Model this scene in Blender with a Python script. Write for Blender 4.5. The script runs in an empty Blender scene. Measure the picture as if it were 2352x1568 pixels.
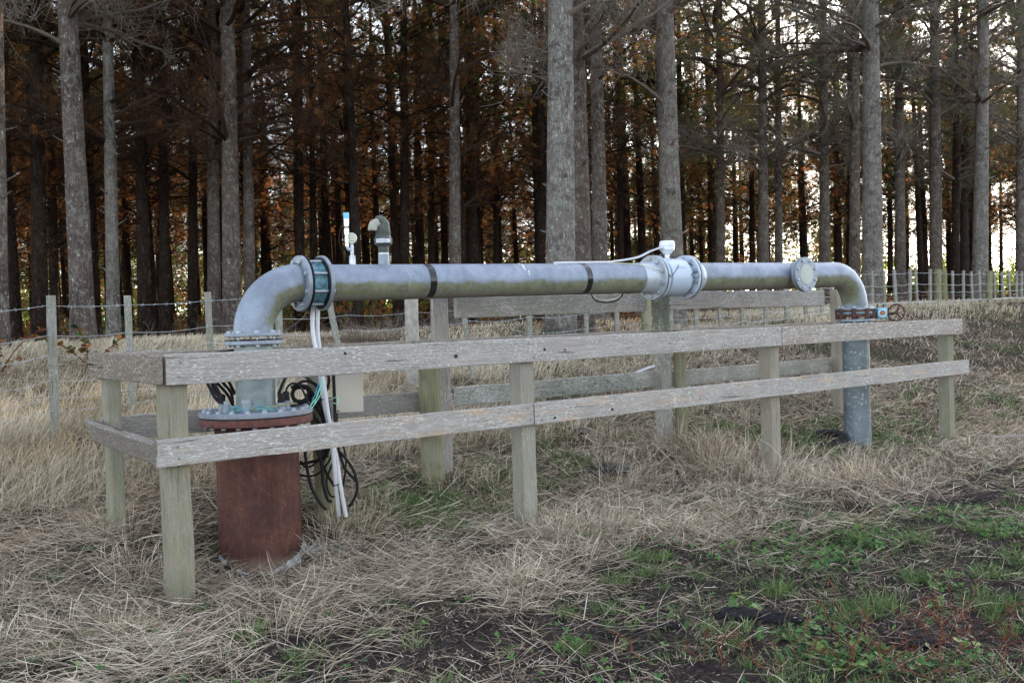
import bpy, math, random
import numpy as np
from mathutils import Matrix, Vector

S = bpy.context.scene
COL = S.collection
R = math.radians
# ------------------------------------------------------------------ camera
CAM_H = 1.48; PITCH = R(1.13); ROLL = R(-1.75); FPX = 2287.0
cam_d = bpy.data.cameras.new('camera'); cam = bpy.data.objects.new('camera', cam_d); COL.objects.link(cam)
cam_d.sensor_width = 36; cam_d.lens = 36 * FPX / 2352.0; cam_d.clip_end = 4000; cam_d.clip_start = 0.05
CM = Matrix.Translation((0, 0, CAM_H)) @ Matrix.Rotation(math.pi/2 - PITCH, 4, 'X') @ Matrix.Rotation(ROLL, 4, 'Z')
cam.matrix_world = CM
S.camera = cam
# ------------------------------------------------------------------ world, sun, exposure
SUN_AZ, SUN_EL = R(27), R(23)          # azimuth from +Y towards +X
wd = bpy.data.worlds.new('World'); S.world = wd; wd.use_nodes = True
wt = wd.node_tree; wt.nodes.clear()
sky = wt.nodes.new('ShaderNodeTexSky'); sky.sky_type = 'NISHITA'; sky.sun_disc = False
sky.sun_elevation = SUN_EL; sky.sun_rotation = SUN_AZ
hs = wt.nodes.new('ShaderNodeHueSaturation'); hs.inputs['Saturation'].default_value = 0.50
bg = wt.nodes.new('ShaderNodeBackground'); bg.inputs['Strength'].default_value = 0.13
wo = wt.nodes.new('ShaderNodeOutputWorld')
wt.links.new(sky.outputs[0], hs.inputs['Color']); wt.links.new(hs.outputs[0], bg.inputs[0]); wt.links.new(bg.outputs[0], wo.inputs[0])
sd = bpy.data.lights.new('sun', 'SUN'); sun = bpy.data.objects.new('sun', sd); COL.objects.link(sun)
sd.energy = 5.0; sd.angle = R(0.53); sd.color = (1.0, 0.76, 0.50)
sv = Vector((math.sin(SUN_AZ)*math.cos(SUN_EL), math.cos(SUN_AZ)*math.cos(SUN_EL), math.sin(SUN_EL)))
sun.rotation_euler = sv.to_track_quat('Z', 'Y').to_euler(); sun.location = (0, 0, 40)
S.view_settings.view_transform = 'Standard'; S.view_settings.look = 'None'
S.view_settings.exposure = 2.32; S.view_settings.gamma = 1.0
S.cycles.max_bounces = 6; S.cycles.diffuse_bounces = 3; S.cycles.transparent_max_bounces = 6
S.cycles.sample_clamp_indirect = 6

rng = np.random.default_rng(7); random.seed(7)
# ------------------------------------------------------------------ helpers
WM = {}
def put(o, parent=None, world=None):
    COL.objects.link(o)
    world = world or Matrix.Identity(4)
    if parent is not None:
        o.parent = parent; o.matrix_parent_inverse = WM[parent].inverted()
    o.matrix_basis = world
    WM[o] = world
    return o
def tag(o, label, cat=None, group=None, kind=None):
    if label: o['label'] = label
    if cat: o['category'] = cat
    if group: o['group'] = group
    if kind: o['kind'] = kind
    return o
def empty(name, loc, label, cat, group=None, rz=0):
    o = bpy.data.objects.new(name, None); o.empty_display_size = 0.1
    put(o, None, Matrix.Translation(loc) @ Matrix.Rotation(rz, 4, 'Z'))
    return tag(o, label, cat, group)
def np_mesh(name, V, F, mats, smooth=True, attr=None, mi=None):
    """V (n,3); F (m,k) same k"""
    V = np.asarray(V, dtype=np.float32).reshape(-1, 3); F = np.asarray(F, dtype=np.int32)
    me = bpy.data.meshes.new(name)
    m, k = F.shape
    me.vertices.add(len(V)); me.vertices.foreach_set('co', V.ravel())
    me.loops.add(m*k); me.loops.foreach_set('vertex_index', F.ravel())
    me.polygons.add(m); me.polygons.foreach_set('loop_start', np.arange(0, m*k, k, dtype=np.int32))
    if mi is not None: me.polygons.foreach_set('material_index', np.asarray(mi, dtype=np.int32))
    me.polygons.foreach_set('use_smooth', np.full(m, smooth, dtype=bool))
    for mt in (mats if isinstance(mats, (list, tuple)) else [mats]): me.materials.append(mt)
    if attr is not None:
        a = me.attributes.new('tint', 'FLOAT', 'POINT'); a.data.foreach_set('value', np.asarray(attr, dtype=np.float32))
    me.update(calc_edges=True); me.validate()
    return me
class MB:
    def __init__(s): s.v = []; s.f = []
    def add(s, vs, fs):
        n = len(s.v); s.v += [tuple(v) for v in vs]; s.f += [tuple(i+n for i in f) for f in fs]; return s
    def tube(s, pts, rad, n=12, caps=True):
        pts = [Vector(p) for p in pts]; K = len(pts)
        if not hasattr(rad, '__len__'): rad = [rad]*K
        t0 = (pts[1]-pts[0]).normalized()
        up = Vector((0, 0, 1)) if abs(t0.z) < .9 else Vector((1, 0, 0))
        a = t0.cross(up).normalized(); vs = []; fs = []
        for i, p in enumerate(pts):
            t = (pts[min(i+1, K-1)]-pts[max(i-1, 0)]).normalized()
            a = (a - t*a.dot(t)).normalized(); b = t.cross(a)
            for j in range(n):
                q = 2*math.pi*j/n; vs.append(p + (a*math.cos(q)+b*math.sin(q))*rad[i])
        for i in range(K-1):
            for j in range(n):
                k = (j+1) % n; fs.append((i*n+j, i*n+k, (i+1)*n+k, (i+1)*n+j))
        if caps:
            fs.append(tuple(range(n-1, -1, -1))); fs.append(tuple((K-1)*n+j for j in range(n)))
        return s.add(vs, fs)
    def lathe(s, o, ax, prof, n=32):
        """prof: list of (distance along axis, radius)"""
        o = Vector(o); ax = Vector(ax).normalized()
        up = Vector((0, 0, 1)) if abs(ax.z) < .9 else Vector((1, 0, 0))
        a = ax.cross(up).normalized(); b = ax.cross(a); vs = []; fs = []
        for (d, r) in prof:
            for j in range(n):
                q = 2*math.pi*j/n; vs.append(o+ax*d+(a*math.cos(q)+b*math.sin(q))*r)
        for i in range(len(prof)-1):
            for j in range(n):
                k = (j+1) % n; fs.append((i*n+j, i*n+k, (i+1)*n+k, (i+1)*n+j))
        return s.add(vs, fs)
    def disc(s, o, ax, r, h, n=32, bev=.003):
        return s.lathe(o, ax, [(0, 0.0001), (0, r-bev), (bev, r), (h-bev, r), (h, r-bev), (h, 0.0001)], n)
    def box(s, M, dx, dy, dz):
        vs = [M @ Vector((x*dx/2, y*dy/2, z*dz/2)) for x in (-1, 1) for y in (-1, 1) for z in (-1, 1)]
        return s.add(vs, [(0, 1, 3, 2), (4, 6, 7, 5), (0, 4, 5, 1), (2, 3, 7, 6), (0, 2, 6, 4), (1, 5, 7, 3)])
    def mesh(s, name, mat, smooth=True, ang=35):
        me = bpy.data.meshes.new(name); me.from_pydata(s.v, [], s.f)
        if mat: me.materials.append(mat)
        if smooth:
            me.polygons.foreach_set('use_smooth', [True]*len(me.polygons))
            try: me.set_sharp_from_angle(angle=R(ang))
            except Exception: pass
        me.update(); return me
    def build(s, name, mat, parent=None, smooth=True, ang=35, bev=0):
        o = bpy.data.objects.new(name, s.mesh(name, mat, smooth, ang)); put(o, parent)
        if bev:
            md = o.modifiers.new('bevel', 'BEVEL'); md.width = bev; md.segments = 2
        return o
def bez(p0, p1, p2, p3, n=14):
    p0, p1, p2, p3 = map(Vector, (p0, p1, p2, p3)); out = []
    for i in range(n+1):
        t = i/n; u = 1-t
        out.append(p0*u**3+p1*3*u*u*t+p2*3*u*t*t+p3*t**3)
    return out
def spline(pts, n=6):
    P = [Vector(p) for p in pts]; P = [P[0]*2-P[1]]+P+[P[-1]*2-P[-2]]; out = []
    for i in range(1, len(P)-2):
        for k in range(n):
            t = k/n; a, b, c, d = P[i-1], P[i], P[i+1], P[i+2]
            out.append(.5*((2*b)+(c-a)*t+(2*a-5*b+4*c-d)*t*t+(3*b-a-3*c+d)*t**3))
    out.append(P[-2]); return out
def hash2(i, j, s):
    h = (i*374761393 + j*668265263 + s*974634777) & 0xffffffff
    h = ((h ^ (h >> 13)) * 1274126177) & 0xffffffff
    return ((h ^ (h >> 16)) & 0xffff) / 65535.0
def vnoise(x, y, s=0):
    x = np.asarray(x, dtype=np.float64); y = np.asarray(y, dtype=np.float64)
    i = np.floor(x).astype(np.int64); j = np.floor(y).astype(np.int64); fx = x-i; fy = y-j
    fx = fx*fx*(3-2*fx); fy = fy*fy*(3-2*fy)
    a = hash2(i, j, s); b = hash2(i+1, j, s); c = hash2(i, j+1, s); d = hash2(i+1, j+1, s)
    return (a*(1-fx)+b*fx)*(1-fy)+(c*(1-fx)+d*fx)*fy
def fbm(x, y, s=0, o=3):
    r = 0; a = .5; t = 0
    for k in range(o): r = r+a*vnoise(x*2**k+17*k, y*2**k-9*k, s+k); t += a; a *= .5
    return r/t
def sst(a, b, x):
    t = np.clip((np.asarray(x, dtype=float)-a)/(b-a), 0, 1); return t*t*(3-2*t)
# image plane of the 2352 px wide view of the photograph -> world point at world depth Y
RM = CM.to_3x3()
def at(px, py, Y):
    d = RM @ Vector(((px-1176)/FPX, -(py-784)/FPX, -1)); return Vector((0, 0, CAM_H)) + d*(Y/d.y)
# railing frame: a along the front rail, p behind it
UA = Vector((.7705, .6374, 0)); UP = Vector((-.6374, .7705, 0)); O0 = Vector((-1.888, 5.39, 0))
def ap(a, p, z=0): v = O0+UA*a+UP*p; v.z = z; return v
def pa(x, y): return (-.6374*(x+1.888)+.7705*(y-5.39), .7705*(x+1.888)+.6374*(y-5.39))
# ------------------------------------------------------------------ terrain
def height(x, y, micro=True):
    x = np.asarray(x, dtype=float); y = np.asarray(y, dtype=float)
    p, a = pa(x, y)
    pf = np.interp(a, [-8, 0, 1.2, 5, 8.6, 18, 26, 60], [3.4, 4.0, 4.1, 5.0, 5.6, 6.5, 6.8, 7])
    zf = np.interp(a, [-8, 0, 1.2, 5, 8.6, 12, 18, 26], [.5, .5, .58, .70, .88, 1.15, 1.52, 1.6])
    zb = np.interp(a, [-6, 0, 9, 13, 25], [.1, .2, .27, .25, .30])
    zt = np.interp(a, [-4, 0, 7, 14, 20], [1.16, 1.20, 1.32, 1.50, 1.62])
    z = np.where(p < 1.35, zb*sst(.1, 1.35, p), np.where(p < pf, zb+(zf-zb)*np.clip((p-1.35)/(pf-1.35), 0, 1), zf+(zt-zf)*sst(0, 4.5, p-pf)))
    z = z + (fbm(x*.5, y*.5, 3, 2)-.5)*.06*sst(2, 6, p) 
    z = z - .02*np.exp(-((x+1.80)**2+(y-5.36)**2)/.08) - .20*np.exp(-((x+1.74)**2+(y-6.45)**2)/.28)
    z = z - .04*sst(-1.0, -3.0, p)*(fbm(x*.8, y*.8, 11)-.3)
    z = z + np.interp(y, [80, 400, 4000], [0, 1.5, 6])
    if micro:
        near = 1-sst(14, 26, y)
        z = z + near*((fbm(x*3.2, y*3.2, 21)-.5)*.055+(fbm(x*11, y*11, 31)-.5)*.022)
    return z
def gh(x, y): return float(height(np.array([x]), np.array([y]))[0])
# ------------------------------------------------------------------ materials
class NT:
    def __init__(s, name):
        s.m = bpy.data.materials.new(name); s.m.use_nodes = True; s.t = s.m.node_tree; s.t.nodes.clear()
        s.out = s.n('OutputMaterial'); s.b = s.n('BsdfPrincipled'); s.l(s.b.outputs[0], s.out.inputs[0])
    def n(s, ty, **k):
        nd = s.t.nodes.new('ShaderNode'+ty)
        for a, v in k.items(): setattr(nd, a, v)
        return nd
    def l(s, a, b): s.t.links.new(a, b)
    def set(s, nd, key, v):
        if hasattr(v, 'is_output'): s.l(v, nd.inputs[key])
        else:
            if isinstance(v, (tuple, list)) and len(v) == 3 and nd.inputs[key].type == 'RGBA': v = tuple(v)+(1,)
            nd.inputs[key].default_value = v
    def coord(s, kind='Object', scale=(1, 1, 1)):
        tc = s.n('TexCoord'); mp = s.n('Mapping'); s.l(tc.outputs[kind], mp.inputs[0]); mp.inputs['Scale'].default_value = scale
        return mp.outputs[0]
    def noise(s, vec, scale, detail=4, rough=.6, dist=0):
        nd = s.n('TexNoise'); s.l(vec, nd.inputs['Vector']); nd.inputs['Scale'].default_value = scale
        nd.inputs['Detail'].default_value = detail; nd.inputs['Roughness'].default_value = rough; nd.inputs['Distortion'].default_value = dist
        return nd.outputs[0]
    def vor(s, vec, scale, feat='F1', rand=1):
        nd = s.n('TexVoronoi', feature=feat); s.l(vec, nd.inputs['Vector']); nd.inputs['Scale'].default_value = scale
        nd.inputs['Randomness'].default_value = rand
        return nd.outputs['Distance']
    def ramp(s, f, a, b, v0=0., v1=1.):
        nd = s.n('MapRange'); s.set(nd, 0, f); nd.inputs[1].default_value = a; nd.inputs[2].default_value = b
        nd.inputs[3].default_value = v0; nd.inputs[4].default_value = v1; return nd.outputs[0]
    def mix(s, f, a, b, mode='MIX'):
        nd = s.n('Mix', data_type='RGBA', blend_type=mode); s.set(nd, 0, f)
        for i, v in ((6, a), (7, b)):
            if hasattr(v, 'is_output'): s.l(v, nd.inputs[i])
            else: nd.inputs[i].default_value = tuple(v)+(1,) if len(v) == 3 else v
        return nd.outputs[2]
    def math(s, op, a, b=0., clamp=False):
        nd = s.n('Math', operation=op, use_clamp=clamp); s.set(nd, 0, a); s.set(nd, 1, b); return nd.outputs[0]
    def bump(s, h, dist=.002, strength=1.):
        nd = s.n('Bump'); s.l(h, nd.inputs['Height']); nd.inputs['Distance'].default_value = dist; nd.inputs['Strength'].default_value = strength
        s.l(nd.outputs[0], s.b.inputs['Normal']); return nd
    def base(s, c, rough=.7, metal=0., spec=.4):
        s.set(s.b, 'Base Color', c); s.set(s.b, 'Roughness', rough); s.set(s.b, 'Metallic', metal); s.set(s.b, 'Specular IOR Level', spec)
        return s.m
def plain(name, c, rough=.6, metal=0., var=.25, scale=20., spec=.4):
    t = NT(name); v = t.coord(); n = t.noise(v, scale, 5)
    lo = tuple(x*(1-var) for x in c); hi = tuple(min(1, x*(1+var)) for x in c)
    t.bump(n, .001, .5)
    return t.base(t.mix(t.ramp(n, .3, .7), lo, hi), rough, metal, spec)
def wood(name, c0, c1, lichen=.5, green=0., orange=0., fine=1., mossy=0., crack=.5):
    """local X runs along the grain"""
    t = NT(name); v = t.coord('Object', (1, 1, 1))
    oi = t.n('ObjectInfo'); ad = t.n('VectorMath', operation='ADD'); t.l(v, ad.inputs[0])
    sc = t.n('VectorMath', operation='SCALE'); cb = t.n('CombineXYZ')
    for i in range(3): t.l(oi.outputs['Random'], cb.inputs[i])
    t.l(cb.outputs[0], sc.inputs[0]); sc.inputs['Scale'].default_value = 37.; t.l(sc.outputs[0], ad.inputs[1]); vv = ad.outputs[0]
    def st(x, y, z):
        m = t.n('Mapping'); t.l(vv, m.inputs[0]); m.inputs['Scale'].default_value = (x, y, z); return m.outputs[0]
    g1 = t.noise(st(1.2, 26, 26), 3*fine, 6, .65, .4); g2 = t.noise(st(2.5, 90, 90), 2.2, 4, .7)
    c = t.mix(t.ramp(g1, .3, .7), c0, c1); c = t.mix(t.ramp(g2, .45, .72, 0, .7), c, tuple(x*.55 for x in c0))
    big = t.noise(vv, 1.4, 3); c = t.mix(t.ramp(big, .35, .7, 0, .45), c, tuple(x*.72 for x in c1))
    if green: c = t.mix(t.math('MULTIPLY', t.ramp(t.noise(vv, 3.1, 3), .42, .62), green), c, (.13, .15, .05))
    if orange:
        c = t.mix(t.math('MULTIPLY', t.ramp(t.noise(st(1.2, 4, 9), 2.3, 4), .56, .68), orange), c, (.56, .34, .18))
    c = t.mix(t.ramp(oi.outputs['Random'], .2, 1, 0, .55), c, t.mix(1., c, (.86, .74, .62), 'MULTIPLY'))
    # lichen flecks, drawn out along the grain
    nz = t.noise(vv, 12, 3)
    l1 = t.ramp(t.noise(st(6, 26, 26), 4.6, 6, .78, .3), .51, .57, 0, .9)
    l2 = t.ramp(t.noise(st(7, 15, 15), 3.4, 5, .7, .2), .60, .64)
    zone = t.ramp(t.noise(vv, 2.6, 3), .34, .58)
    lm = t.math('MULTIPLY', t.math('MAXIMUM', t.math('MULTIPLY', l1, zone), t.math('MULTIPLY', l2, t.ramp(nz, .48, .6))), lichen, True)
    c = t.mix(lm, c, (.66, .66, .62))
    sp = t.ramp(t.vor(st(1, 1.6, 1.6), 16), .16, .10)
    c = t.mix(t.math('MULTIPLY', sp, t.math('MULTIPLY', t.ramp(t.noise(vv, 5, 2), .5, .56), lichen)), c, (.66, .68, .56))
    if mossy:
        mm = t.math('MULTIPLY', t.ramp(t.noise(st(9, 9, 9), 5, 6, .8), .45, .56), t.ramp(t.noise(vv, 4, 3), .38, .5, 0, mossy))
        c = t.mix(mm, c, (.27, .30, .22))
    ck = t.ramp(t.noise(st(.9, 22, 22), 1.7, 3, .5, .2), .665, .70)
    c = t.mix(t.math('MULTIPLY', ck, crack), c, (.03, .025, .02))
    h = t.math('ADD', t.math('MULTIPLY', g1, .6), t.math('ADD', t.math('MULTIPLY', lm, .5), t.math('MULTIPLY', ck, -1.2)))
    if mossy: h = t.math('ADD', h, t.math('MULTIPLY', mm, 2))
    t.bump(h, .004, .8)
    return t.base(c, .92, 0, .08)
W_RAIL = wood('weathered_rail', (.26, .23, .21), (.47, .435, .41), 1.0, 0, .0, crack=.6)
W_RAILO = wood('weathered_rail_warm', (.26, .23, .205), (.47, .43, .40), .95, 0, .5, crack=.6)
W_SIDE = wood('weathered_side', (.15, .125, .10), (.27, .235, .20), .40, 0, .0, crack=.9)
W_BACK = wood('weathered_back', (.24, .205, .185), (.42, .375, .35), .6, .1, 0, mossy=.2)
W_MOSS = wood('mossy_board', (.29, .265, .24), (.50, .48, .45), 1.0, .0, 0, mossy=.55)
W_POST = wood('treated_post', (.22, .20, .155), (.33, .31, .25), .12, .32, .10, fine=.8, crack=.3)
W_POST2 = wood('grey_post', (.25, .23, .19), (.37, .35, .305), .2, .12, .05, crack=.3)
W_ROUND = wood('round_post_wood', (.15, .145, .08), (.25, .24, .15), .1, .7, 0, crack=.4)
W_BATTEN = wood('batten_wood', (.19, .18, .155), (.34, .33, .30), .5, .35, 0)
def galv(name, c0=(.21, .25, .31), c1=(.36, .41, .49), algae=True, metal=.35, lichen=False, rough=.42):
    t = NT(name); v = t.coord('Object'); n1 = t.noise(v, 7, 5, .65, .5); n2 = t.noise(v, 60, 4, .7); n3 = t.noise(v, 2, 3)
    c = t.mix(t.ramp(n1, .3, .7), c0, c1); c = t.mix(t.ramp(n2, .55, .75, 0, .5), c, tuple(min(1, x*1.5) for x in c1))
    c = t.mix(t.ramp(n3, .5, .75, 0, .45), c, tuple(x*.6 for x in c0))
    c = t.mix(t.ramp(t.noise(v, 23, 6, .75), .66, .70, 0, .8), c, (.09, .095, .09))
    if lichen: c = t.mix(t.ramp(t.noise(v, 26, 4, .7), .58, .63, 0, .75), c, (.48, .50, .44))
    if algae:
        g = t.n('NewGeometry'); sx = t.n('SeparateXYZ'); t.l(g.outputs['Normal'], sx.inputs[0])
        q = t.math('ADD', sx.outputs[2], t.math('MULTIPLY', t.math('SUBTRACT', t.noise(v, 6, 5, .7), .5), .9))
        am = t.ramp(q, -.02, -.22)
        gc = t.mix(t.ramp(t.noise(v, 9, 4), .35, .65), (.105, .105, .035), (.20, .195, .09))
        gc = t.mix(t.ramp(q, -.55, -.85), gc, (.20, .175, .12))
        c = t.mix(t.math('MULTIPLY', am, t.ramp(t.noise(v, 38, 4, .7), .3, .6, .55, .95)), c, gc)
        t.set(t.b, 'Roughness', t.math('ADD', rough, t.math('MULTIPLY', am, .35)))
        t.bump(t.noise(v, 45, 4), .0015, .4); t.set(t.b, 'Base Color', c); t.set(t.b, 'Metallic', t.math('MULTIPLY', t.math('SUBTRACT', 1, am), metal)); t.set(t.b, 'Specular IOR Level', .4)
        return t.m
    t.bump(t.noise(v, 45, 4), .0012, .4)
    return t.base(c, rough, metal)
GALV = galv('galvanised_pipe', (.17, .20, .255), (.285, .325, .40), metal=.22, rough=.5); GALV_P = galv('galvanised_plate', (.18, .205, .25), (.30, .335, .39), algae=False, metal=.2); GALV_L = galv('galvanised_riser', (.11, .135, .155), (.20, .235, .262), False, .25, True)
GALV_E = galv('galvanised_elbow', (.185, .215, .265), (.30, .34, .41), metal=.22, rough=.5)
BOLT = galv('bolt_zinc', (.30, .33, .37), (.44, .47, .52), False, .5)
def rust():
    t = NT('rusty_steel'); v = t.coord('Object'); n1 = t.noise(v, 5, 6, .7, .3); n2 = t.noise(v, 30, 6, .75)
    c = t.mix(t.ramp(n1, .35, .65), (.050, .019, .016), (.100, .036, .026)); c = t.mix(t.ramp(n2, .55, .72, 0, .7), c, (.19, .075, .042))
    c = t.mix(t.math('MULTIPLY', t.ramp(t.noise(v, 110, 4, .7), .56, .66), t.ramp(n1, .45, .6)), c, (.33, .16, .09)); c = t.mix(t.ramp(t.noise(v, 48, 5, .7), .33, .27), c, (.025, .015, .015))
    mp = t.n('Mapping'); t.l(v, mp.inputs[0]); mp.inputs['Scale'].default_value = (14, 14, .9); stk = t.noise(mp.outputs[0], 1.6, 5, .7)
    c = t.mix(t.ramp(stk, .54, .66, 0, .45), c, (.20, .085, .05)); c = t.mix(t.ramp(stk, .42, .34, 0, .6), c, (.035, .016, .015))
    sx = t.n('SeparateXYZ'); t.l(v, sx.inputs[0])
    z = t.math('ADD', sx.outputs[2], t.math('MULTIPLY', t.noise(v, 10, 4), .10))
    c = t.mix(t.ramp(z, .06, -.03, 0, .7), c, (.30, .22, .16))
    t.bump(t.math('ADD', n2, t.noise(v, 80, 3)), .003, .7)
    return t.base(c, .72, 0, .35)
RUST = rust()
RUST2 = plain('rusted_casting', (.080, .036, .028), .75, 0, .5, 30)
RUSTFL = plain('rusted_flange', (.135, .050, .042), .7, 0, .45, 40)
BLACK = plain('black_rubber', (.009, .009, .011), .5, 0, .3, 12, .22)
TAPE = plain('black_tape', (.012, .012, .014), .18, 0, .2, 6, .6)
BLUEP = plain('faded_blue_paint', (.12, .25, .30), .55, 0, .65, 26)
BLUEB = plain('blue_box_plastic', (.18, .55, .78), .4, 0, .1, 5)
BRIGHT = plain('bright_steel', (.66, .68, .72), .28, .75, .1, 8)
PALEMETAL = plain('pale_fitting', (.55, .57, .62), .4, .4, .2, 30)
METER = plain("meter_paint", (.43, .50, .60), .35, 0, .04, 4, .5)
METERH = plain('meter_head_paint', (.72, .75, .80), .35, 0, .05, 5, .5)
SILVER = plain('silver_paint', (.48, .52, .58), .45, .35, .1, 30)
DARKGREY = plain('valve_plastic', (.070, .078, .070), .55, 0, .35, 40)
WHITEP = plain("white_plastic", (.60, .60, .63), .4, 0, .05, 10)
CREAM = plain('cream_plastic', (.52, .50, .38), .5, 0, .2, 10)
DIAL = plain('gauge_dial', (.55, .54, .40), .4, 0, .05, 10)
STAINLESS = plain('stainless_sheet', (.42, .385, .345), .40, .6, .08, 3)
DARKBOX = plain('dark_box_side', (.025, .025, .028), .5, 0, .3, 10)
GREENW = plain('green_wire', (.25, .62, .45), .4, 0, .1, 10)
TWINE = plain('blue_twine_fibre', (.12, .42, .50), .8, 0, .3, 60)
TWINE_Y = plain('straw_twine_fibre', (.30, .27, .13), .9, 0, .4, 60)
WIRE = plain('galvanised_wire', (.40, .42, .44), .45, .3, .3, 30)
WIRE_R = plain('rusty_wire', (.17, .10, .08), .7, .1, .4, 30)
DROP = plain('bird_dropping', (.72, .72, .70), .7, 0, .1, 60)
INK = plain('faded_ink', (.20, .26, .34), .6, 0, .1, 30)
INK2 = plain('pale_blue_ink', (.33, .46, .60), .6, 0, .1, 30)
CONCRETE = plain('grout_crust', (.40, .39, .38), .9, 0, .5, 40)
DUNG = plain('dung', (.016, .015, .017), .9, 0, .5, 50, .12)
TYRE = plain('tyre_rubber', (.018, .019, .021), .7, 0, .4, 60, .2)
def ground_mat():
    t = NT('ground_soil'); v = t.coord('Object'); n1 = t.noise(v, 3, 6, .7); n2 = t.noise(v, 22, 6, .7); n3 = t.noise(v, 110, 4, .7)
    c = t.mix(t.ramp(n1, .35, .65), (.014, .011, .011), (.040, .033, .032)); c = t.mix(t.ramp(n2, .5, .7), c, (.085, .07, .062))
    c = t.mix(t.ramp(n3, .6, .75), c, (.16, .13, .105))
    at_ = t.n('Attribute', attribute_name='tint'); f = at_.outputs['Fac']     # 0 soil, 1 thatch, 2 needle litter, 3 pasture
    th = t.mix(t.ramp(n2, .35, .6), (.025, .020, .017), (.085, .066, .050)); c = t.mix(t.ramp(f, .1, 1), c, th)
    nl = t.mix(t.ramp(n2, .4, .6), (.045, .024, .014), (.13, .065, .03)); c = t.mix(t.ramp(f, 1.05, 2), c, nl)
    ps = t.mix(t.ramp(n1, .4, .6), (.13, .16, .05), (.26, .25, .11)); c = t.mix(t.ramp(f, 2.05, 3), c, ps)
    t.bump(t.math('ADD', t.math('MULTIPLY', n2, 1.), t.math('MULTIPLY', n3, .35)), .02, .9)
    return t.base(c, 1., 0, .03)
GROUND = ground_mat()
def blade_mat(name, cols, rough=.7, transl=.25, spec=.25):
    t = NT(name); a = t.n('Attribute', attribute_name='tint'); cr = t.n('ValToRGB'); t.l(a.outputs['Fac'], cr.inputs[0])
    el = cr.color_ramp.elements
    while len(el) < len(cols): el.new(.5)
    for i, cc in enumerate(cols): el[i].position = i/(len(cols)-1); el[i].color = tuple(cc)+(1,)
    t.base(cr.outputs[0], rough, 0, spec*.35)
    if transl:
        tr = t.n('BsdfTranslucent'); t.l(cr.outputs[0], tr.inputs[0]); mx = t.n('MixShader'); mx.inputs[0].default_value = transl
        t.l(t.b.outputs[0], mx.inputs[1]); t.l(tr.outputs[0], mx.inputs[2]); t.l(mx.outputs[0], t.out.inputs[0])
    return t.m
STRAW = blade_mat('straw', [(.06, .042, .032), (.17, .125, .088), (.36, .29, .21), (.55, .47, .36), (.70, .62, .50)], .7, .08)
LONGG = blade_mat('long_dry_grass', [(.15, .125, .07), (.40, .33, .23), (.62, .54, .40), (.78, .70, .56)], .7, .15)
GREENG = blade_mat('green_grass_blades', [(.04, .07, .022), (.075, .13, .04), (.13, .21, .07), (.24, .30, .13)], .5, .3)
CLOVER = blade_mat('clover_leaves', [(.03, .085, .03), (.06, .14, .045), (.10, .20, .06), (.16, .20, .06)], .5, .25)
REDW = blade_mat('red_stems', [(.10, .03, .02), (.17, .055, .035), (.22, .12, .06)], .6, .1)
NEED_G = blade_mat('pine_needles', [(.024, .048, .015), (.06, .10, .03), (.15, .19, .06)], .55, .35)
NEED_B = blade_mat('dead_needles', [(.06, .024, .010), (.24, .095, .03), (.62, .27, .085)], .75, .5)  # brown dead needles, upper tints raised to orange to paint in sunlit specks
TWIG = blade_mat('dead_twigs', [(.075, .055, .045), (.15, .122, .10), (.27, .245, .215)], .85, 0)
TWIG_SHADE = blade_mat('shaded_inner_twigs', [(.018, .011, .008), (.045, .027, .018), (.10, .060, .038)], .85, 0)  # same dead twigs, browner, with the forest interior's shade put into the colour
LEAFY = blade_mat('bramble_leaves', [(.02, .055, .02), (.05, .10, .03), (.28, .13, .03), (.16, .045, .03)], .45, .25)
YELG = blade_mat('sunlit_foliage', [(.06, .10, .02), (.14, .19, .04), (.24, .27, .07)], .6, .4)
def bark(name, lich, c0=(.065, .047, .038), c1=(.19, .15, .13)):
    t = NT(name); v0 = t.coord('Object'); oi = t.n('ObjectInfo')
    def st(x, y, z):
        m = t.n('Mapping'); t.l(v0, m.inputs[0]); m.inputs['Scale'].default_value = (x, y, z); return m.outputs[0]
    rg = t.noise(st(1, 1, .26), 15, 6, .62, .9); rid = t.math('MULTIPLY', t.math('ABSOLUTE', t.math('SUBTRACT', rg, .5)), 6., True)
    w = t.noise(st(1, 1, .6), 12, 3, .6); pl = t.vor(st(1, 1, .45), 24, 'DISTANCE_TO_EDGE'); pl = t.ramp(t.math('ADD', pl, t.math('MULTIPLY', t.math('SUBTRACT', w, .5), .35)), .0, .14, .45, 1)
    pl = t.math('MULTIPLY', pl, t.ramp(rid, .0, .55, .25, 1))
    n2 = t.noise(st(1, 1, .5), 34, 5, .7)
    c = t.mix(pl, tuple(x*.35 for x in c0), c1); c = t.mix(t.ramp(n2, .38, .65, 0, .6), c, c0, )
    c = t.mix(t.ramp(t.noise(v0, 1.6, 3), .4, .65, 0, .5), c, tuple(x*1.15 for x in c1))
    l1 = t.ramp(t.noise(v0, 8, 7, .78), .62-.16*lich, .68-.12*lich); l2 = t.ramp(t.noise(v0, 60, 4, .7), .40, .55)
    lm = t.math('MULTIPLY', t.math('MULTIPLY', l1, l2), min(1, .35+lich*.6), True)
    c = t.mix(lm, c, (.40, .42, .37)); 
    sp = t.math('MULTIPLY', t.ramp(t.vor(v0, 7), .17, .13), t.ramp(t.noise(v0, 3, 2), .48, .54)); c = t.mix(t.math('MULTIPLY', sp, min(1, lich*1.3)), c, (.46, .50, .42))
    c = t.mix(t.ramp(oi.outputs['Random'], 0, 1, 0, .45), c, t.mix(1., c, (.62, .52, .45), 'MULTIPLY'))
    t.bump(t.math('ADD', t.math('MULTIPLY', pl, 1.), t.math('MULTIPLY', n2, .5)), .035, 1.)
    return t.base(c, 1., 0, .03)
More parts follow.
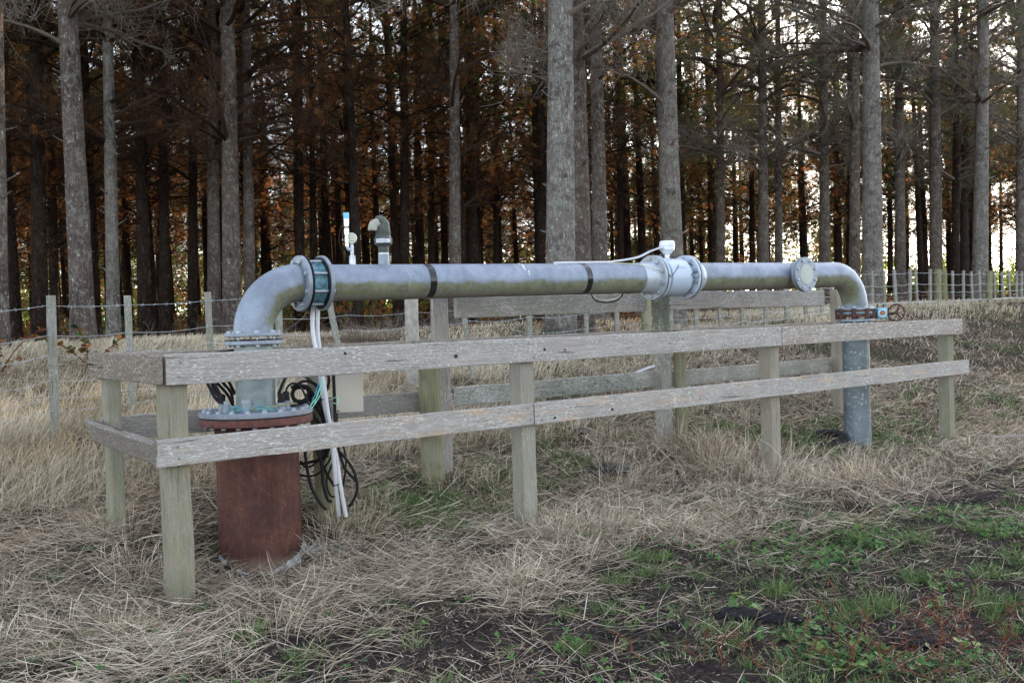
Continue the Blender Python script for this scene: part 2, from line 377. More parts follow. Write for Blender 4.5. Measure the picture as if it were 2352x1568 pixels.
BARK_L = bark('bark_lichened', 1.0, (.13, .11, .10), (.36, .325, .305)); BARK_M = bark('bark_part_lichened', .7, (.095, .075, .065), (.25, .205, .18)); BARK_D = bark('bark_dark', .20, (.028, .019, .015), (.080, .058, .047))  # bark_dark is lowered further to carry the inner forest's shade in its colour
# ------------------------------------------------------------------ ground sheet
def graded(lo, a, b, hi, step):
    m = np.arange(a, b+step, step); out = [m]
    x = b; d = step; r = []
    while x < hi: d *= 1.12; x += d; r.append(x)
    x = a; d = step; l = []
    while x > lo: d *= 1.12; x -= d; l.append(x)
    return np.concatenate([np.array(l[::-1]), m, np.array(r)])
gx = graded(-2500, -6, 8.5, 2500, .055); gy = graded(-300, 3.6, 14, 3500, .055)
GX, GY = np.meshgrid(gx, gy); GZ = height(GX, GY)
nx, ny = len(gx), len(gy)
ii, jj = np.meshgrid(np.arange(nx-1), np.arange(ny-1)); q0 = (jj*nx+ii).ravel()
P_, A_ = pa(GX, GY)
# the plantation's front edge and its extent
def edge_y(x): return np.where(x < 1, 15.6, 15.6+(x-1)*1.02)
def back_y(x): return np.interp(x, [-60, -12, 4, 14, 26, 60], [90, 90, 90, 90, 82, 82])
soil_n = fbm(GX*.9, GY*.9, 5)
thatch = np.clip(sst(-1.5, -.2, P_+(soil_n-.5)*2.2)+sst(1.2, 1.8, P_), 0, 1)*sst(.25, .5, fbm(GX*2.5, GY*2.5, 8))
infor = sst(-1., .6, GY-edge_y(GX))
tint = np.where(GY > back_y(GX), 3, thatch+infor*(2-thatch))
gme = np_mesh('ground', np.stack([GX, GY, GZ], -1).reshape(-1, 3), np.stack([q0, q0+1, q0+nx+1, q0+nx], -1), GROUND, True, tint.ravel())
tag(put(bpy.data.objects.new('ground', gme)), 'dark soil of the paddock rising to the pine plantation', kind='structure')

# ------------------------------------------------------------------ timber railing round the pipe
def board(name, p0, p1, w, th, mat, parent, up=(0, 0, 1), bev=.006, seed=0, rough=.004, nseg=24, tw=0):
    """board from p0 to p1 (centre line), w = width along up, th = thickness"""
    p0, p1 = Vector(p0), Vector(p1); X = (p1-p0); L = X.length; X.normalize()
    U = Vector(up); U = (U-X*U.dot(X)).normalized(); Y = U.cross(X)
    M = Matrix((X, Y, U)).transposed().to_4x4(); M.translation = (p0+p1)/2
    if tw: M = M @ Matrix.Rotation(tw, 4, 'X')
    r = np.random.default_rng(seed+11); b = bev
    # cross-section outline with worn corners
    h, t = w/2, th/2
    sec = [(-t+b, -h), (t-b, -h), (t-.3*b, -h+.3*b), (t, -h+b), (t, -h*.33), (t, h*.33), (t, h-b), (t-.3*b, h-.3*b), (t-b, h), (-t+b, h), (-t+.3*b, h-.3*b), (-t, h-b), (-t, h*.33), (-t, -h*.33), (-t, -h+b), (-t+.3*b, -h+.3*b)]
    n = len(sec); vs = []; fs = []
    xs = [-L/2, -L/2+b*.5]+list(np.linspace(-L/2, L/2, nseg+1)[1:-1])+[L/2-b*.5, L/2]
    wob = [vnoise(np.array([i*.35]), np.array([seed*3.7]), k)[0]-.5 for k in range(1) for i in range(len(xs))]
    for i, x in enumerate(xs):
        k = .985 if i in (0, len(xs)-1) else 1
        if i in (0, len(xs)-1): kk = 1-b*.4/min(w, th)
        else: kk = 1
        for j, (yy, zz) in enumerate(sec):
            e = (vnoise(np.array([x*9+j*3.1]), np.array([seed*1.7]), 5)[0]-.5)*rough
            vs.append((x, yy*kk+e*.5, zz*kk+wob[i]*rough*1.6+e))
    for i in range(len(xs)-1):
        for j in range(n):
            k = (j+1) % n; fs.append((i*n+j, (i+1)*n+j, (i+1)*n+k, i*n+k))
    fs.append(tuple(range(n))); fs.append(tuple((len(xs)-1)*n+j for j in range(n-1, -1, -1)))
    mb = MB().add(vs, fs); me = mb.mesh(name, mat, True, 16)
    o = bpy.data.objects.new(name, me); put(o, parent, M); return o
rail_root = empty('timber_railing', ap(0, 0, gh(*ap(0, 0).xy)), 'weathered grey timber post and rail enclosure around the pipe, flecked with lichen', 'railing')
TR = .045
def hrail(name, a0, a1, z0, z1, p, mat, seed, dz=0): return board(name, ap(a0, p, (z0+z1)/2), ap(a1, p, (z0+z1)/2+dz), z1-z0, TR, mat, rail_root, seed=seed, nseg=int(6+(a1-a0)*6))
r1 = hrail('rail', .012, 5.60, 1.19, 1.36, TR/2, W_RAIL, 1)
r2 = hrail('rail', 5.612, 8.99, 1.193, 1.362, TR/2, W_RAIL, 2)
r3 = hrail('rail', -.045, 2.63, .748, .898, TR/2, W_RAILO, 3)
r4 = hrail('rail', 2.642, 9.12, .742, .898, TR/2, W_RAILO, 4)
for r_, l in ((r1, 'long upper front rail with a knot hole'), (r2, 'short upper front rail at the right end'), (r3, 'lower front rail left of the joint'), (r4, 'long lower front rail right of the joint')): tag(r_, l)
# left end boards
e1 = board('rail', ap(-.032, .005, 1.275), ap(.045, 1.385, 1.287), .158, .052, W_SIDE, rail_root, seed=5, nseg=14, rough=.006); tag(e1, 'thick cracked upper board across the left end')
e2 = board('rail', ap(-.030, .03, .822), ap(.035, 1.42, .855), .15, .046, W_SIDE, rail_root, seed=6, nseg=14, rough=.012, tw=R(-24), bev=.009); tag(e2, 'worn lower board leaning outward across the left end')
e3 = board('rail', ap(9.03, .0, 1.279), ap(9.03, 1.43, 1.279), .16, .05, W_SIDE, rail_root, seed=7, nseg=14); tag(e3, 'board across the right end')
# back rails, nailed to the far side of the back posts
BP = 1.405
hrail('rail', .07, 2.55, 1.185, 1.352, BP, W_BACK, 8); hrail('rail', 2.56, 5.50, 1.19, 1.355, BP, W_BACK, 9); hrail('rail', 5.51, 9.0, 1.195, 1.362, BP, W_BACK, 10)
hrail('rail', .09, 2.62, .775, .935, BP, W_BACK, 11)
tag(hrail('rail', 2.98, 5.42, .785, .945, BP, W_MOSS, 12), 'lower back rail thick with moss and lichen')
tag(hrail('rail', 5.66, 8.52, .775, .932, BP, W_MOSS, 13), 'lower back rail with pale lichen')
tag(hrail('rail', 3.02, 5.36, 1.525, 1.70, BP+.02, W_MOSS, 14, .02), 'tallest back rail, blotched with green lichen'); tag(hrail('rail', 5.56, 8.46, 1.55, 1.735, BP+.02, W_BACK, 15, .01), 'tallest back rail, right half')
def post(a, p, w, d, z1, mat, seed, lean=(0, 0), dz=-.25, bev=.004):
    b = ap(a, p); g = gh(b.x, b.y)
    return board('post', Vector((b.x, b.y, g+dz)), Vector((b.x, b.y, z1))+UA*lean[0]+UP*lean[1], w, d, mat, rail_root, up=UA, seed=seed, nseg=14, bev=bev, rough=.005)
PD = TR+.0645
for i, (a, w, z1, ln) in enumerate(((.085, .130, 1.345, (-.012, 0)), (2.62, .122, 1.34, (0, 0)), (5.555, .125, 1.34, (.0, 0)), (8.80, .118, 1.345, (0, 0)))):
    post(a, PD, w, .125, z1, (W_POST, W_POST2, W_POST2, W_POST)[i], 20+i, ln)
post(.13, 1.30, .100, .10, 1.20, W_POST, 30, bev=.018)
tag(post(2.80, 1.35, .150, .05, 1.72, W_BACK, 31, bev=.004), 'flat tall board post with lichen')
tag(post(5.49, 1.33, .150, .09, 1.72, W_MOSS, 32), 'tall post shaggy with moss')
tag(post(8.60, 1.33, .125, .10, 1.75, W_POST2, 33), 'tall post at the back right')
def rpost(a, p, r, z1, mat):
    b = ap(a, p); g = gh(b.x, b.y); mb = MB()
    mb.tube([(b.x, b.y, g-.2), (b.x+.002, b.y, g+.3), (b.x, b.y, (g+z1)/2), (b.x, b.y, z1-.01), (b.x, b.y, z1)], [r*1.03, r, r*.99, r*.98, r*.94], 28)
    o = mb.build('post', mat, rail_root); return o
def round_wood(name):  # round posts: grain runs along z
    t = NT(name); v = t.coord('Object', (1, 1, 1)); m = t.n('Mapping'); t.l(v, m.inputs[0]); m.inputs['Scale'].default_value = (26, 26, 1.3)
    g = t.noise(m.outputs[0], 2.4, 6, .65, .3); c = t.mix(t.ramp(g, .3, .7), (.13, .125, .065), (.27, .255, .16))
    c = t.mix(t.ramp(t.noise(v, 3, 3), .45, .65, 0, .5), c, (.30, .29, .23)); c = t.mix(t.ramp(t.noise(v, 5, 4), .55, .62, 0, .4), c, (.12, .10, .06))
    t.bump(g, .003, .7); return t.base(c, .92, 0, .08)
W_ROUND = round_wood('round_post_wood_upright')
tag(rpost(2.60, 1.24, .088, 1.335, W_ROUND), 'thick round greenish post'); tag(rpost(5.70, 1.29, .062, 1.345, W_ROUND), 'round post beside the mossy one'); tag(rpost(8.80, 1.31, .06, 1.34, W_ROUND), 'round post behind the right riser')
# nails and knots
nail_me = MB().lathe((0, 0, 0), (0, -1, 0), [(0, .007), (.002, .0075), (.004, .005), (.0045, .0001)], 10).mesh('nail', plain('nail_head', (.20, .20, .21), .5, .5, .2, 30))
MF = Matrix((UA, UP, (0, 0, 1))).transposed().to_4x4()
def nail(a, z, par, p=-.001):
    o = bpy.data.objects.new('nail', nail_me); M = MF.copy(); M.translation = ap(a, p, z); put(o, par, M)
for a, z, q in ((.09, 1.315, r1), (.08, 1.235, r1), (2.60, 1.325, r1), (2.65, 1.225, r1), (5.54, 1.33, r1), (5.65, 1.34, r2), (5.52, 1.22, r1), (8.9, 1.225, r2), (.06, .855, r3), (.065, .79, r3), (2.58, .865, r3), (2.60, .785, r3), (2.70, .87, r4), (2.71, .775, r4), (5.55, .86, r4), (5.60, .79, r4), (8.8, .84, r4), (8.88, .80, r4)): nail(a, z, q)
KN = plain('knot_dark', (.035, .025, .018), .9, 0, .6, 60); KN2 = plain('knot_ring', (.15, .125, .10), .9, 0, .4, 60)
def knot(a, z, r, par, hole=True):
    c = ap(a, -.0015, z); mb = MB(); n = 16
    vs = [c+UA*(r*1.25*math.cos(i*2*math.pi/n)*(1+.15*math.sin(i*2.3)))+Vector((0, 0, r*math.sin(i*2*math.pi/n)*(1+.15*math.cos(i*1.9))))-UP*.0 for i in range(n)]
    mb.add(vs+[v+UP*.006 for v in vs], [tuple(range(n))]+[(i, n+i, n+(i+1) % n, (i+1) % n) for i in range(n)])
    mb.build('knot', KN if hole else KN2, par, smooth=False)
knot(1.96, 1.262, .013, r1); knot(2.75, 1.275, .010, r1); knot(2.95, 1.262, .011, r1, False); knot(1.12, 1.318, .009, r1); knot(4.1, 1.27, .008, r1, False)
knot(3.42, .79, .011, r4); knot(2.83, .778, .010, r4); knot(4.45, .80, .006, r4); knot(8.86, 1.215, .010, r2)
# moss tufts on the mossy post and boards
def moss(name, centre_fn, n, parent, size=.012):
    r = np.random.default_rng(3); V = []; F = []
    for i in range(n):
        c, nm = centre_fn(r); b = len(V)
        for k in range(5):
            d = Vector((r.normal(), r.normal(), r.normal()-.2)).normalized()*.8+nm*.7; s = size*(.6+r.random()); sd_ = d.orthogonal().normalized()*s*.13
            q = len(V); V += [c-sd_, c+sd_, c+d*s]; F.append((q, q+1, q+2))
    me = np_mesh(name, [tuple(v) for v in V], F, blade_mat('moss_tufts', [(.14, .16, .11), (.27, .30, .22), (.40, .43, .35)], .9, 0), False, np.random.default_rng(1).random(len(V)//3).repeat(3))
    return tag(put(bpy.data.objects.new(name, me), parent), 'shaggy grey green moss', kind='stuff')
def mc(r):
    u = r.random()
    if u < .6:
        z = 1.72-abs(r.normal())*.35; s = r.random()
        z = max(z, .4)
        if s < .6: return ap(5.415+r.random()*.15, 1.284, z), -UP
        return ap(5.415, 1.284+r.random()*.09, z), -UA
    a = 2.98+r.beta(1.6, 1.2)*2.42; z = .785+.16*r.random()
    if vnoise(np.array([a*5]), np.array([z*12]), 2)[0] < .45: return ap(5.42+r.random()*.14, 1.284, 1.2+r.random()*.5), -UP
    return ap(a, BP-TR/2-.001, z), -UP
moss('moss', mc, 2600, rail_root)

# ------------------------------------------------------------------ the pipeline
D = Vector((.814, .581, .0127)).normalized(); N_ = Vector((.581, -.814, 0)).normalized()
def pp(t): return Vector((-1.737+.814*t, 6.7+.581*t, 1.785+.0127*t))
RZ = Vector((-1.737, 6.7, 0)); RR = Vector((*pp(6.6).xy, 0))
pl_root = empty('water_pipeline', Vector((RZ.x, RZ.y, gh(RZ.x, RZ.y))), 'long galvanised steel water pipe on a rusty wellhead, bent down at both ends', 'pipeline')
def pipe_part(name, mb, mat, par=pl_root, label=None, ang=35):
    o = mb.build(name, mat, par, True, ang); tag(o, label); return o
_bolt = {}
def bolt(pos, ax, s, par, length=0, mat=None, nut=False):
    """hex head standing on pos along ax; shank of given length behind"""
    key = (round(s, 4), round(length, 3), mat)
    if key not in _bolt:
        mb = MB(); mb.lathe((0, 0, 0), (0, 0, 1), [(-.002, s*1.35), (.1*s, s*1.35), (.1*s, s), (.85*s, s), (.95*s, s*.85), (.95*s, .0001)], 6)
        mb.lathe((0, 0, 0), (0, 0, 1), [(0, s*1.3), (.18*s, s*1.3), (.18*s, s*.9)], 16)
        if nut: mb.lathe((0, 0, 0), (0, 0, 1), [(.9*s, s*.5), (1.35*s, s*.5), (1.4*s, .0001)], 10)
        if length: mb.lathe((0, 0, 0), (0, 0, 1), [(0, s*.5), (-length, s*.5)], 10)
        _bolt[key] = mb.mesh('bolt', mat or BOLT, True, 30)
    o = bpy.data.objects.new('bolt', _bolt[key]); q = Vector(ax).to_track_quat('Z', 'Y').to_matrix().to_4x4()
    q = q @ Matrix.Rotation(random.random()*3, 4, 'Z'); q.translation = pos; put(o, par, q); return o
def ring(c, ax, r, n, ph=0.):
    ax = Vector(ax).normalized(); u = Vector((0, 0, 1)) if abs(ax.z) < .9 else Vector((1, 0, 0)); a = ax.cross(u).normalized(); b = ax.cross(a)
    return [Vector(c)+a*math.cos(2*math.pi*(i+ph)/n)*r+b*math.sin(2*math.pi*(i+ph)/n)*r for i in range(n)]
Z = Vector((0, 0, 1)); PR = .130
# casing
g0 = gh(RZ.x, RZ.y)
cas = pipe_part('casing', MB().lathe(RZ+Z*(-.30), Z, [(0, .273), (1.16, .273)], 64), RUST, label='rusty brown well casing')
cas.matrix_basis = Matrix.Translation((0, 0, 0))
pipe_part('casing_flange', MB().disc(RZ+Z*.853, Z, .372, .050, 64, .006), RUSTFL, cas)
pipe_part('gasket', MB().disc(RZ+Z*.9035, Z, .366, .006, 64, .001), BLACK, cas)
plate = pipe_part('top_plate', MB().disc(RZ+Z*.910, Z, .376, .034, 64, .005), GALV_P, label='round grey cover plate ringed with bolts')
for q in ring(RZ+Z*.944, Z, .335, 20, .3): bolt(q, Z, .0165, plate)
for q in ring(RZ+Z*.853, -Z, .335, 20, .3): bolt(q, -Z, .0165, cas)
# crust of grout round the casing foot
cr = MB(); nn = 60; vs = []
for k, (rr, zz) in enumerate(((.270, .035), (.282, .028), (.305, .0), (.32, -.05))):
    for i in range(nn):
        w = 1+.05*math.sin(i*.9+k)+.04*math.sin(i*2.7); th = 2*math.pi*i/nn; x = RZ.x+rr*w*math.cos(th); y = RZ.y+rr*w*math.sin(th)
        vs.append((x, y, gh(x, y)+zz*(.6+.4*math.sin(i*.37))-(.055 if k else 0)*(1-max(0, math.cos(th+.55)))))
cr.add(vs, [(k*nn+i, k*nn+(i+1) % nn, (k+1)*nn+(i+1) % nn, (k+1)*nn+i) for k in range(3) for i in range(nn)])
pipe_part('grout_collar', cr, CONCRETE, cas)
# risers, elbows, run
pipe_part('riser', MB().lathe(RZ+Z*.944, Z, [(0, .136), (.02, PR), (.44, PR)], 48), galv('galvanised_stub', (.16, .19, .20), (.29, .33, .33), True, .2), label='short riser streaked with algae')
def flange(c, ax, r, th, par, nb=8, bolts=1, ph=.5, s=.0155, name='flange', mat=None, blen=0):
    o = pipe_part(name, MB().disc(c, ax, r, th, 56, .004), mat or GALV_P, par)
    if bolts > 0:
        for q in ring(Vector(c)+Vector(ax)*th, ax, r*.83, nb, ph): bolt(q, ax, s, o, blen)
    return o
ze = 1.440
flange(RZ+Z*1.408, -Z, .193, .027, pl_root); pipe_part('gasket', MB().disc(RZ+Z*1.411, Z, .192, .004, 48, .001), BLACK)
flange(RZ+Z*1.436, Z, .193, .024, pl_root, blen=.06)
REL = .335
def elbow(c0, z0, up_r, hdir, R_, t=1):
    """from vertical at c0,z0 bending into hdir"""
    c0 = Vector((c0.x, c0.y, z0)); h = Vector(hdir); out = []
    for i in range(21):
        a = math.pi/2*i/20; out.append(c0+h*(R_-R_*math.cos(a))+Z*(R_*math.sin(a)))
    return out
zt = pp(REL).z
e = elbow(RZ, zt-REL, PR, D, REL); e = [Vector((RZ.x, RZ.y, 1.462))]+e+[pp(.345)]
pipe_part('elbow', MB().tube(e, [PR*1.005]*len(e), 48, False), GALV_E, label='wide left elbow, clean blue grey metal')
pipe_part('weld_ring', MB().tube([pp(.318), pp(.333)], [PR+.012, PR+.006], 48, False), GALV_P)
# dismantling joint
jf = flange(pp(.360), -D, .193, .028, pl_root, name='coupling_flange')
jt = pipe_part('coupling_body', MB().lathe(pp(.36), D, [(0, .150), (.03, .150), (.035, .138), (.065, .135), (.115, .135), (.12, .150), (.135, .152)], 48), BLUEP, label='faded blue coupling sleeve')
pipe_part('gasket', MB().disc(pp(.364), D, .196, .010, 48, .002), BLACK, jt); pipe_part('gasket', MB().disc(pp(.486), D, .182, .007, 48, .002), BLACK, jt)
jf2 = flange(pp(.497), D, .193, .026, pl_root, bolts=1, name='coupling_flange')
for q in ring(pp(.36), D, .193*.83, 8, .5): pipe_part('tie_rod', MB().tube([q, q+D*.14], .0095, 10), BOLT, jt)
TE = 6.6; zr = pp(TE).z; RE = .345
pipe_part('pipe_run', MB().tube([pp(t) for t in np.linspace(.50, 3.52, 20)], PR, 56, False), GALV, label='long horizontal pipe run, green with algae underneath')
pipe_part('pipe_run', MB().tube([pp(t) for t in np.linspace(4.24, TE-RE, 16)], PR, 56, False), GALV, label='shorter horizontal pipe run right of the meter')
cR = pp(TE); e2_ = [cR-D*(RE-RE*math.sin(a))-Z*(RE-RE*math.cos(a)) for a in np.linspace(0, math.pi/2, 21)]
e2_ = [Vector(v) for v in e2_]
e2_ += [Vector((cR.x, cR.y, 1.52))]
pipe_part('elbow', MB().tube(e2_, PR*1.005, 48, False), GALV_E, label='right elbow bending down')
for t_ in (TE-RE, 1.14): pipe_part('weld_bead', MB().tube([pp(t_-.004), pp(t_), pp(t_+.004)], [PR+.0003, PR+.002, PR+.0003], 48, False), GALV_P)
for t_, l in ((1.35, 'left black tape band'), (2.86, 'right black tape band')):
    pipe_part('tape_band', MB().tube([pp(t_-.028), pp(t_-.0275), pp(t_+.0275), pp(t_+.028)], [PR+.0005, PR+.0025, PR+.0025, PR+.0005], 56, False), TAPE, label=l)
# bird droppings running down the pipe
def dropping(t, a0, a1, w):
    mb = MB(); n = 12; vs = []
    for i in range(n+1):
        a = a0+(a1-a0)*i/n; ww = w*(.45+.9*abs(math.sin(i*1.7+t))*(1-i/n*.7)); c = pp(t+.006*math.sin(i*1.1))
        nn_ = N_*math.sin(a)+Z*math.cos(a); vs += [c+nn_*(PR+.0015)-D*ww, c+nn_*(PR+.0015)+D*ww]
    mb.add(vs, [(2*i, 2*i+1, 2*i+3, 2*i+2) for i in range(n)]); pipe_part('dropping', mb, DROP)
dropping(2.21, -.1, .95, .010); dropping(2.235, 1.0, 1.35, .005); dropping(2.56, .0, .55, .007); dropping(1.05, -.2, .1, .02)
# blind flange on a stub
BT = 5.53; stub = pipe_part('stub', MB().tube([pp(BT)+N_*.05, pp(BT)+N_*.18], [.118, .113], 40, False), GALV)
bc = pp(BT)+N_*.175
f_ = flange(bc, N_, .168, .022, pl_root, bolts=0, name='stub_flange'); pipe_part('gasket', MB().disc(bc+N_*.0225, N_, .165, .004, 40, .001), BLACK, f_)
f2_ = flange(bc+N_*.027, N_, .168, .024, pl_root, 8, 1, .5, .014, 'blind_flange'); tag(f2_, 'round blind flange facing the camera')
pipe_part('face_plate', MB().disc(bc+N_*.051, N_, .098, .002, 40, .001), galv('flange_face', (.30, .33, .32), (.40, .43, .41), False, .2), f2_)
# flow meter
fm = pipe_part('flow_meter', MB().lathe(pp(3.735), D, [(0, .135), (.035, .135), (.04, .167), (.045, .170), (.275, .170), (.28, .167), (.285, .135), (.33, .135)], 56), METER, label='pale blue grey flow meter body between bolted flanges', ang=30)
pipe_part('reducer', MB().lathe(pp(3.50), D, [(0, PR+.001), (.001, PR+.004), (.08, PR+.005), (.15, .143), (.165, .146), (.17, .142)], 48), SILVER, fm)
pipe_part('reducer', MB().lathe(pp(4.125), D, [(0, .150), (.05, .146), (.11, PR+.004), (.112, PR)], 48), SILVER, fm)
MFG = plain('meter_flange_grey', (.36, .38, .41), .45, .2, .15, 20)
flange(pp(3.69), -D, .198, .026, fm, 10, 1, .5, .0165, 'flange', MFG); pipe_part('gasket', MB().disc(pp(3.691), D, .194, .010, 48, .002), BLACK, fm)
flange(pp(3.702), D, .198, .024, fm, 10, 1, .5, .0165, 'flange', METER)
flange(pp(4.098), -D, .198, .024, fm, 10, 1, .5, .0165, 'flange', METER); pipe_part('gasket', MB().disc(pp(4.099), D, .194, .010, 48, .002), BLACK, fm)
flange(pp(4.11), D, .198, .026, fm, 10, 1, .5, .0165, 'flange', MFG)
hc = pp(3.875)+Z*.165
pipe_part('neck', MB().lathe(hc, Z, [(-.01, .034), (.012, .024), (.045, .024), (.05, .040), (.062, .045), (.066, .045)], 24), METERH, fm)
pipe_part('meter_head', MB().lathe(hc+Z*.066, Z, [(0, .03), (0, .052), (.012, .058), (.014, .067), (.05, .068), (.053, .072), (.058, .072), (.06, .069), (.085, .068), (.097, .058), (.1, .0001)], 32), METERH, fm, 'white terminal head on the flow meter')
g_ = hc+Z*.098-D*.06+N_*.01
pipe_part('cable_gland', MB().lathe(g_, -D, [(0, .016), (.02, .016), (.022, .020), (.04, .020), (.05, .013), (.06, .010)], 12), PALEMETAL, fm)
wc = pp(3.20)+Z*(PR+.012); c_ = [g_-D*.05, g_-D*.16-Z*.03, g_-D*.32-Z*.085, wc, pp(3.05)+Z*(PR+.009), pp(2.6)+Z*(PR+.006)+N_*-.02]
pipe_part('conduit', MB().tube(spline(c_, 6), .0095, 10), WHITEP, fm); c_ = [g_-D*.05+Z*.008, g_-D*.16-Z*.018, g_-D*.34-Z*.08-N_*.02, pp(3.25)+Z*(PR+.006)-N_*.03]
pipe_part('cable', MB().tube(spline(c_, 6), .0055, 8), BLACK, fm)
pipe_part('cable', MB().tube(spline([hc+Z*.03+N_*.02, hc-Z*.02+N_*.06, pp(3.87)+N_*.14+Z*.10, pp(3.78)+N_*.172+Z*.03, pp(3.71)+N_*.2-Z*.005, pp(3.70)+N_*.2+Z*.02], 6), .0028, 6), BLACK, fm)
pipe_part('cable', MB().tube(spline([hc+Z*.03+N_*.02+D*.02, hc-Z*.01+N_*.05+D*.08, pp(4.07)+N_*.12+Z*.10, pp(4.10)+N_*.19+Z*.03, pp(4.03)+N_*.19+Z*-.02, pp(4.0)+N_*.175+Z*.02, pp(4.07)+N_*.185+Z*.035, pp(4.15)+N_*.19-Z*.03], 7), .003, 6), BLACK, fm)
pipe_part('earth_wire', MB().tube(spline([pp(3.15)+Z*(PR+.004), pp(3.40)+Z*PR*.93+N_*.06, pp(3.55)+N_*.115+Z*.09, pp(3.68)+N_*.17+Z*.045, pp(3.715)+N_*.203+Z*.01], 6), .0032, 6), plain('earth_wire_yellow', (.62, .64, .42), .5, 0, .1, 20), fm)
for r_, m_ in ((.0055, CREAM), (.006, BLACK)):
    dd = .0 if m_ is CREAM else .02
    pipe_part('cable', MB().tube(spline([pp(2.98)-Z*(PR-.02)-N_*.02, pp(3.02)-Z*(PR+.03+dd)-N_*.01, pp(3.13)-Z*(PR+.055+dd), pp(3.27)-Z*(PR+.035+dd), pp(3.33+dd)-Z*(PR-.02)], 6), r_, 8), m_)
# lettering bent round a cylinder
def text_on(name, s, size, fn, mat, par, align='CENTER'):
    cu = bpy.data.curves.new('lettering', 'FONT'); cu.body = s; cu.size = size; cu.align_x = align; cu.align_y = 'CENTER'; cu.resolution_u = 3
    ob = bpy.data.objects.new('tmp', cu); COL.objects.link(ob); dg = bpy.context.evaluated_depsgraph_get(); me = bpy.data.meshes.new_from_object(ob.evaluated_get(dg))
    bpy.data.objects.remove(ob)
    for v in me.vertices: v.co = fn(v.co.x, v.co.y)
    me.materials.clear(); me.materials.append(mat); o = bpy.data.objects.new(name, me); put(o, par); return o
def on_meter(x, y):
    a = math.radians(62)-y/.1705; return pp(3.885+x)+(N_*math.sin(a)+Z*math.cos(a))*.1715
text_on('lettering', 'KROHNE', .030, on_meter, INK2, fm)
# air valve
AV = pp(1.007)+Z*(PR-.012); av = pipe_part('air_valve', MB().lathe(AV, Z, [(.095, .036), (.098, .041), (.105, .041), (.108, .037), (.114, .037), (.117, .041), (.124, .041), (.127, .037), (.133, .037), (.136, .041), (.142, .041), (.146, .050), (.158, .064), (.162, .0655), (.200, .0655), (.203, .062), (.214, .056), (.222, .054), (.224, .057), (.229, .057), (.231, .052), (.236, .052), (.238, .057), (.243, .057), (.245, .052), (.250, .052), (.252, .056), (.257, .056), (.26, .051), (.30, .051)], 36), DARKGREY, label='dark grey air release valve with a hooded elbow outlet', ang=28)
DM = AV+Z*.28; pipe_part('valve_dome', MB().tube([DM, DM+Z*.025-D*.0, DM+Z*.042-D*.012, DM+Z*.048-D*.03, DM+Z*.047-D*.045], [.051, .050, .045, .040, .037], 28), DARKGREY, av)
pipe_part('outlet', MB().tube(bez(DM+Z*.028-D*.02, DM+Z*.033-D*.065, DM+Z*.03-D*.082, DM-Z*.022-D*.083, 10), .034, 24), plain('outlet_elbow', (.33, .33, .27), .55, 0, .25, 25), av)
pipe_part('stub', MB().lathe(AV, Z, [(0, .05), (.006, .0415), (.085, .0405)], 28), GALV_P, av); pipe_part('thread_tape', MB().lathe(AV, Z, [(.084, .041), (.085, .038), (.096, .038)], 24), DROP, av)
vd = (Vector((0, 0, 0))-AV); vd.z = 0; vd.normalize(); vr = Vector((-vd.y, vd.x, 0))
def on_valve(x, y, r=.0672): a = x/.066; return AV+Z*(.181+y)+(vd*math.cos(a)+vr*math.sin(a))*r
mb = MB(); n = 20; vs = []
for i in range(n+1):
    x = -.058+.116*i/n; h = .0145*(1 if 0 < i < n else .75); vs += [on_valve(x, -h, .0664), on_valve(x, h, .0664)]
pipe_part('label_band', mb.add(vs, [(2*i, 2*i+2, 2*i+3, 2*i+1) for i in range(n)]), WHITEP, av)
text_on('lettering', 'A.R.I', .024, lambda x, y: on_valve(x-.022, y), INK, av)
mb = MB(); n = 14; pts = [on_valve(.014+.0115*math.sin(q*2*math.pi/n), .0115*math.cos(q*2*math.pi/n), .0670) for q in range(n)]; pts2 = [on_valve(.014+.0085*math.sin(q*2*math.pi/n), .0085*math.cos(q*2*math.pi/n), .0670) for q in range(n)]
mb.add(pts+pts2, [(q, (q+1) % n, n+(q+1) % n, n+q) for q in range(n)])
dr = [(0, .007), (.003, .001), (.0042, -.002), (.003, -.0055), (0, -.0068), (-.003, -.0055), (-.0042, -.002), (-.003, .001)]
mb.add([on_valve(.014+x, y, .0671) for x, y in dr], [tuple(range(8))]); pipe_part('drop_emblem', mb, INK2, av)
# pressure gauge stack
PG = pp(.753)+Z*(PR-.006); k = .000343
pg = pipe_part('gauge_stand', MB().lathe(PG, Z, [(0, .032), (.006, .0235), (.055, .0235), (.056, .0205), (.062, .0205), (.063, .0225), (.068, .0225), (.070, .012), (.085, .012), (.087, .0125), (.089, .0125), (.092, .0125), (.145, .0125), (.147, .009), (.158, .009)], 16), PALEMETAL, label='pressure gauge and sensor on a galvanised stub')
gc = PG+Z*.192; gn = (-D*.55+N_*.84).normalized()
pipe_part('gauge_body', MB().lathe(gc-gn*.014, gn, [(0, .0001), (0, .034), (.003, .037), (.024, .037), (.028, .040), (.032, .040), (.034, .036), (.030, .035)], 32), BRIGHT, pg)
pipe_part('dial', MB().disc(gc+gn*.0135, gn, .0355, .002, 28, .0005), DIAL, pg)
gx_ = Z.cross(gn).normalized(); mb = MB(); c0 = gc+gn*.0165
mb.add([c0-gx_*.02-Z*.004, c0+gx_*.012+Z*.002, c0+gx_*.012+Z*.004, c0-gx_*.02-Z*.0025], [(0, 1, 2, 3)])
for q in (-.010, 0, .010): mb.add([c0+gx_*(q-.003)-Z*.022, c0+gx_*(q+.003)-Z*.022, c0+gx_*(q+.003)-Z*.018, c0+gx_*(q-.003)-Z*.018], [(0, 1, 2, 3)])
pipe_part('needle', mb, BLACK, pg)
SP = PG-D*.038+Z*.117
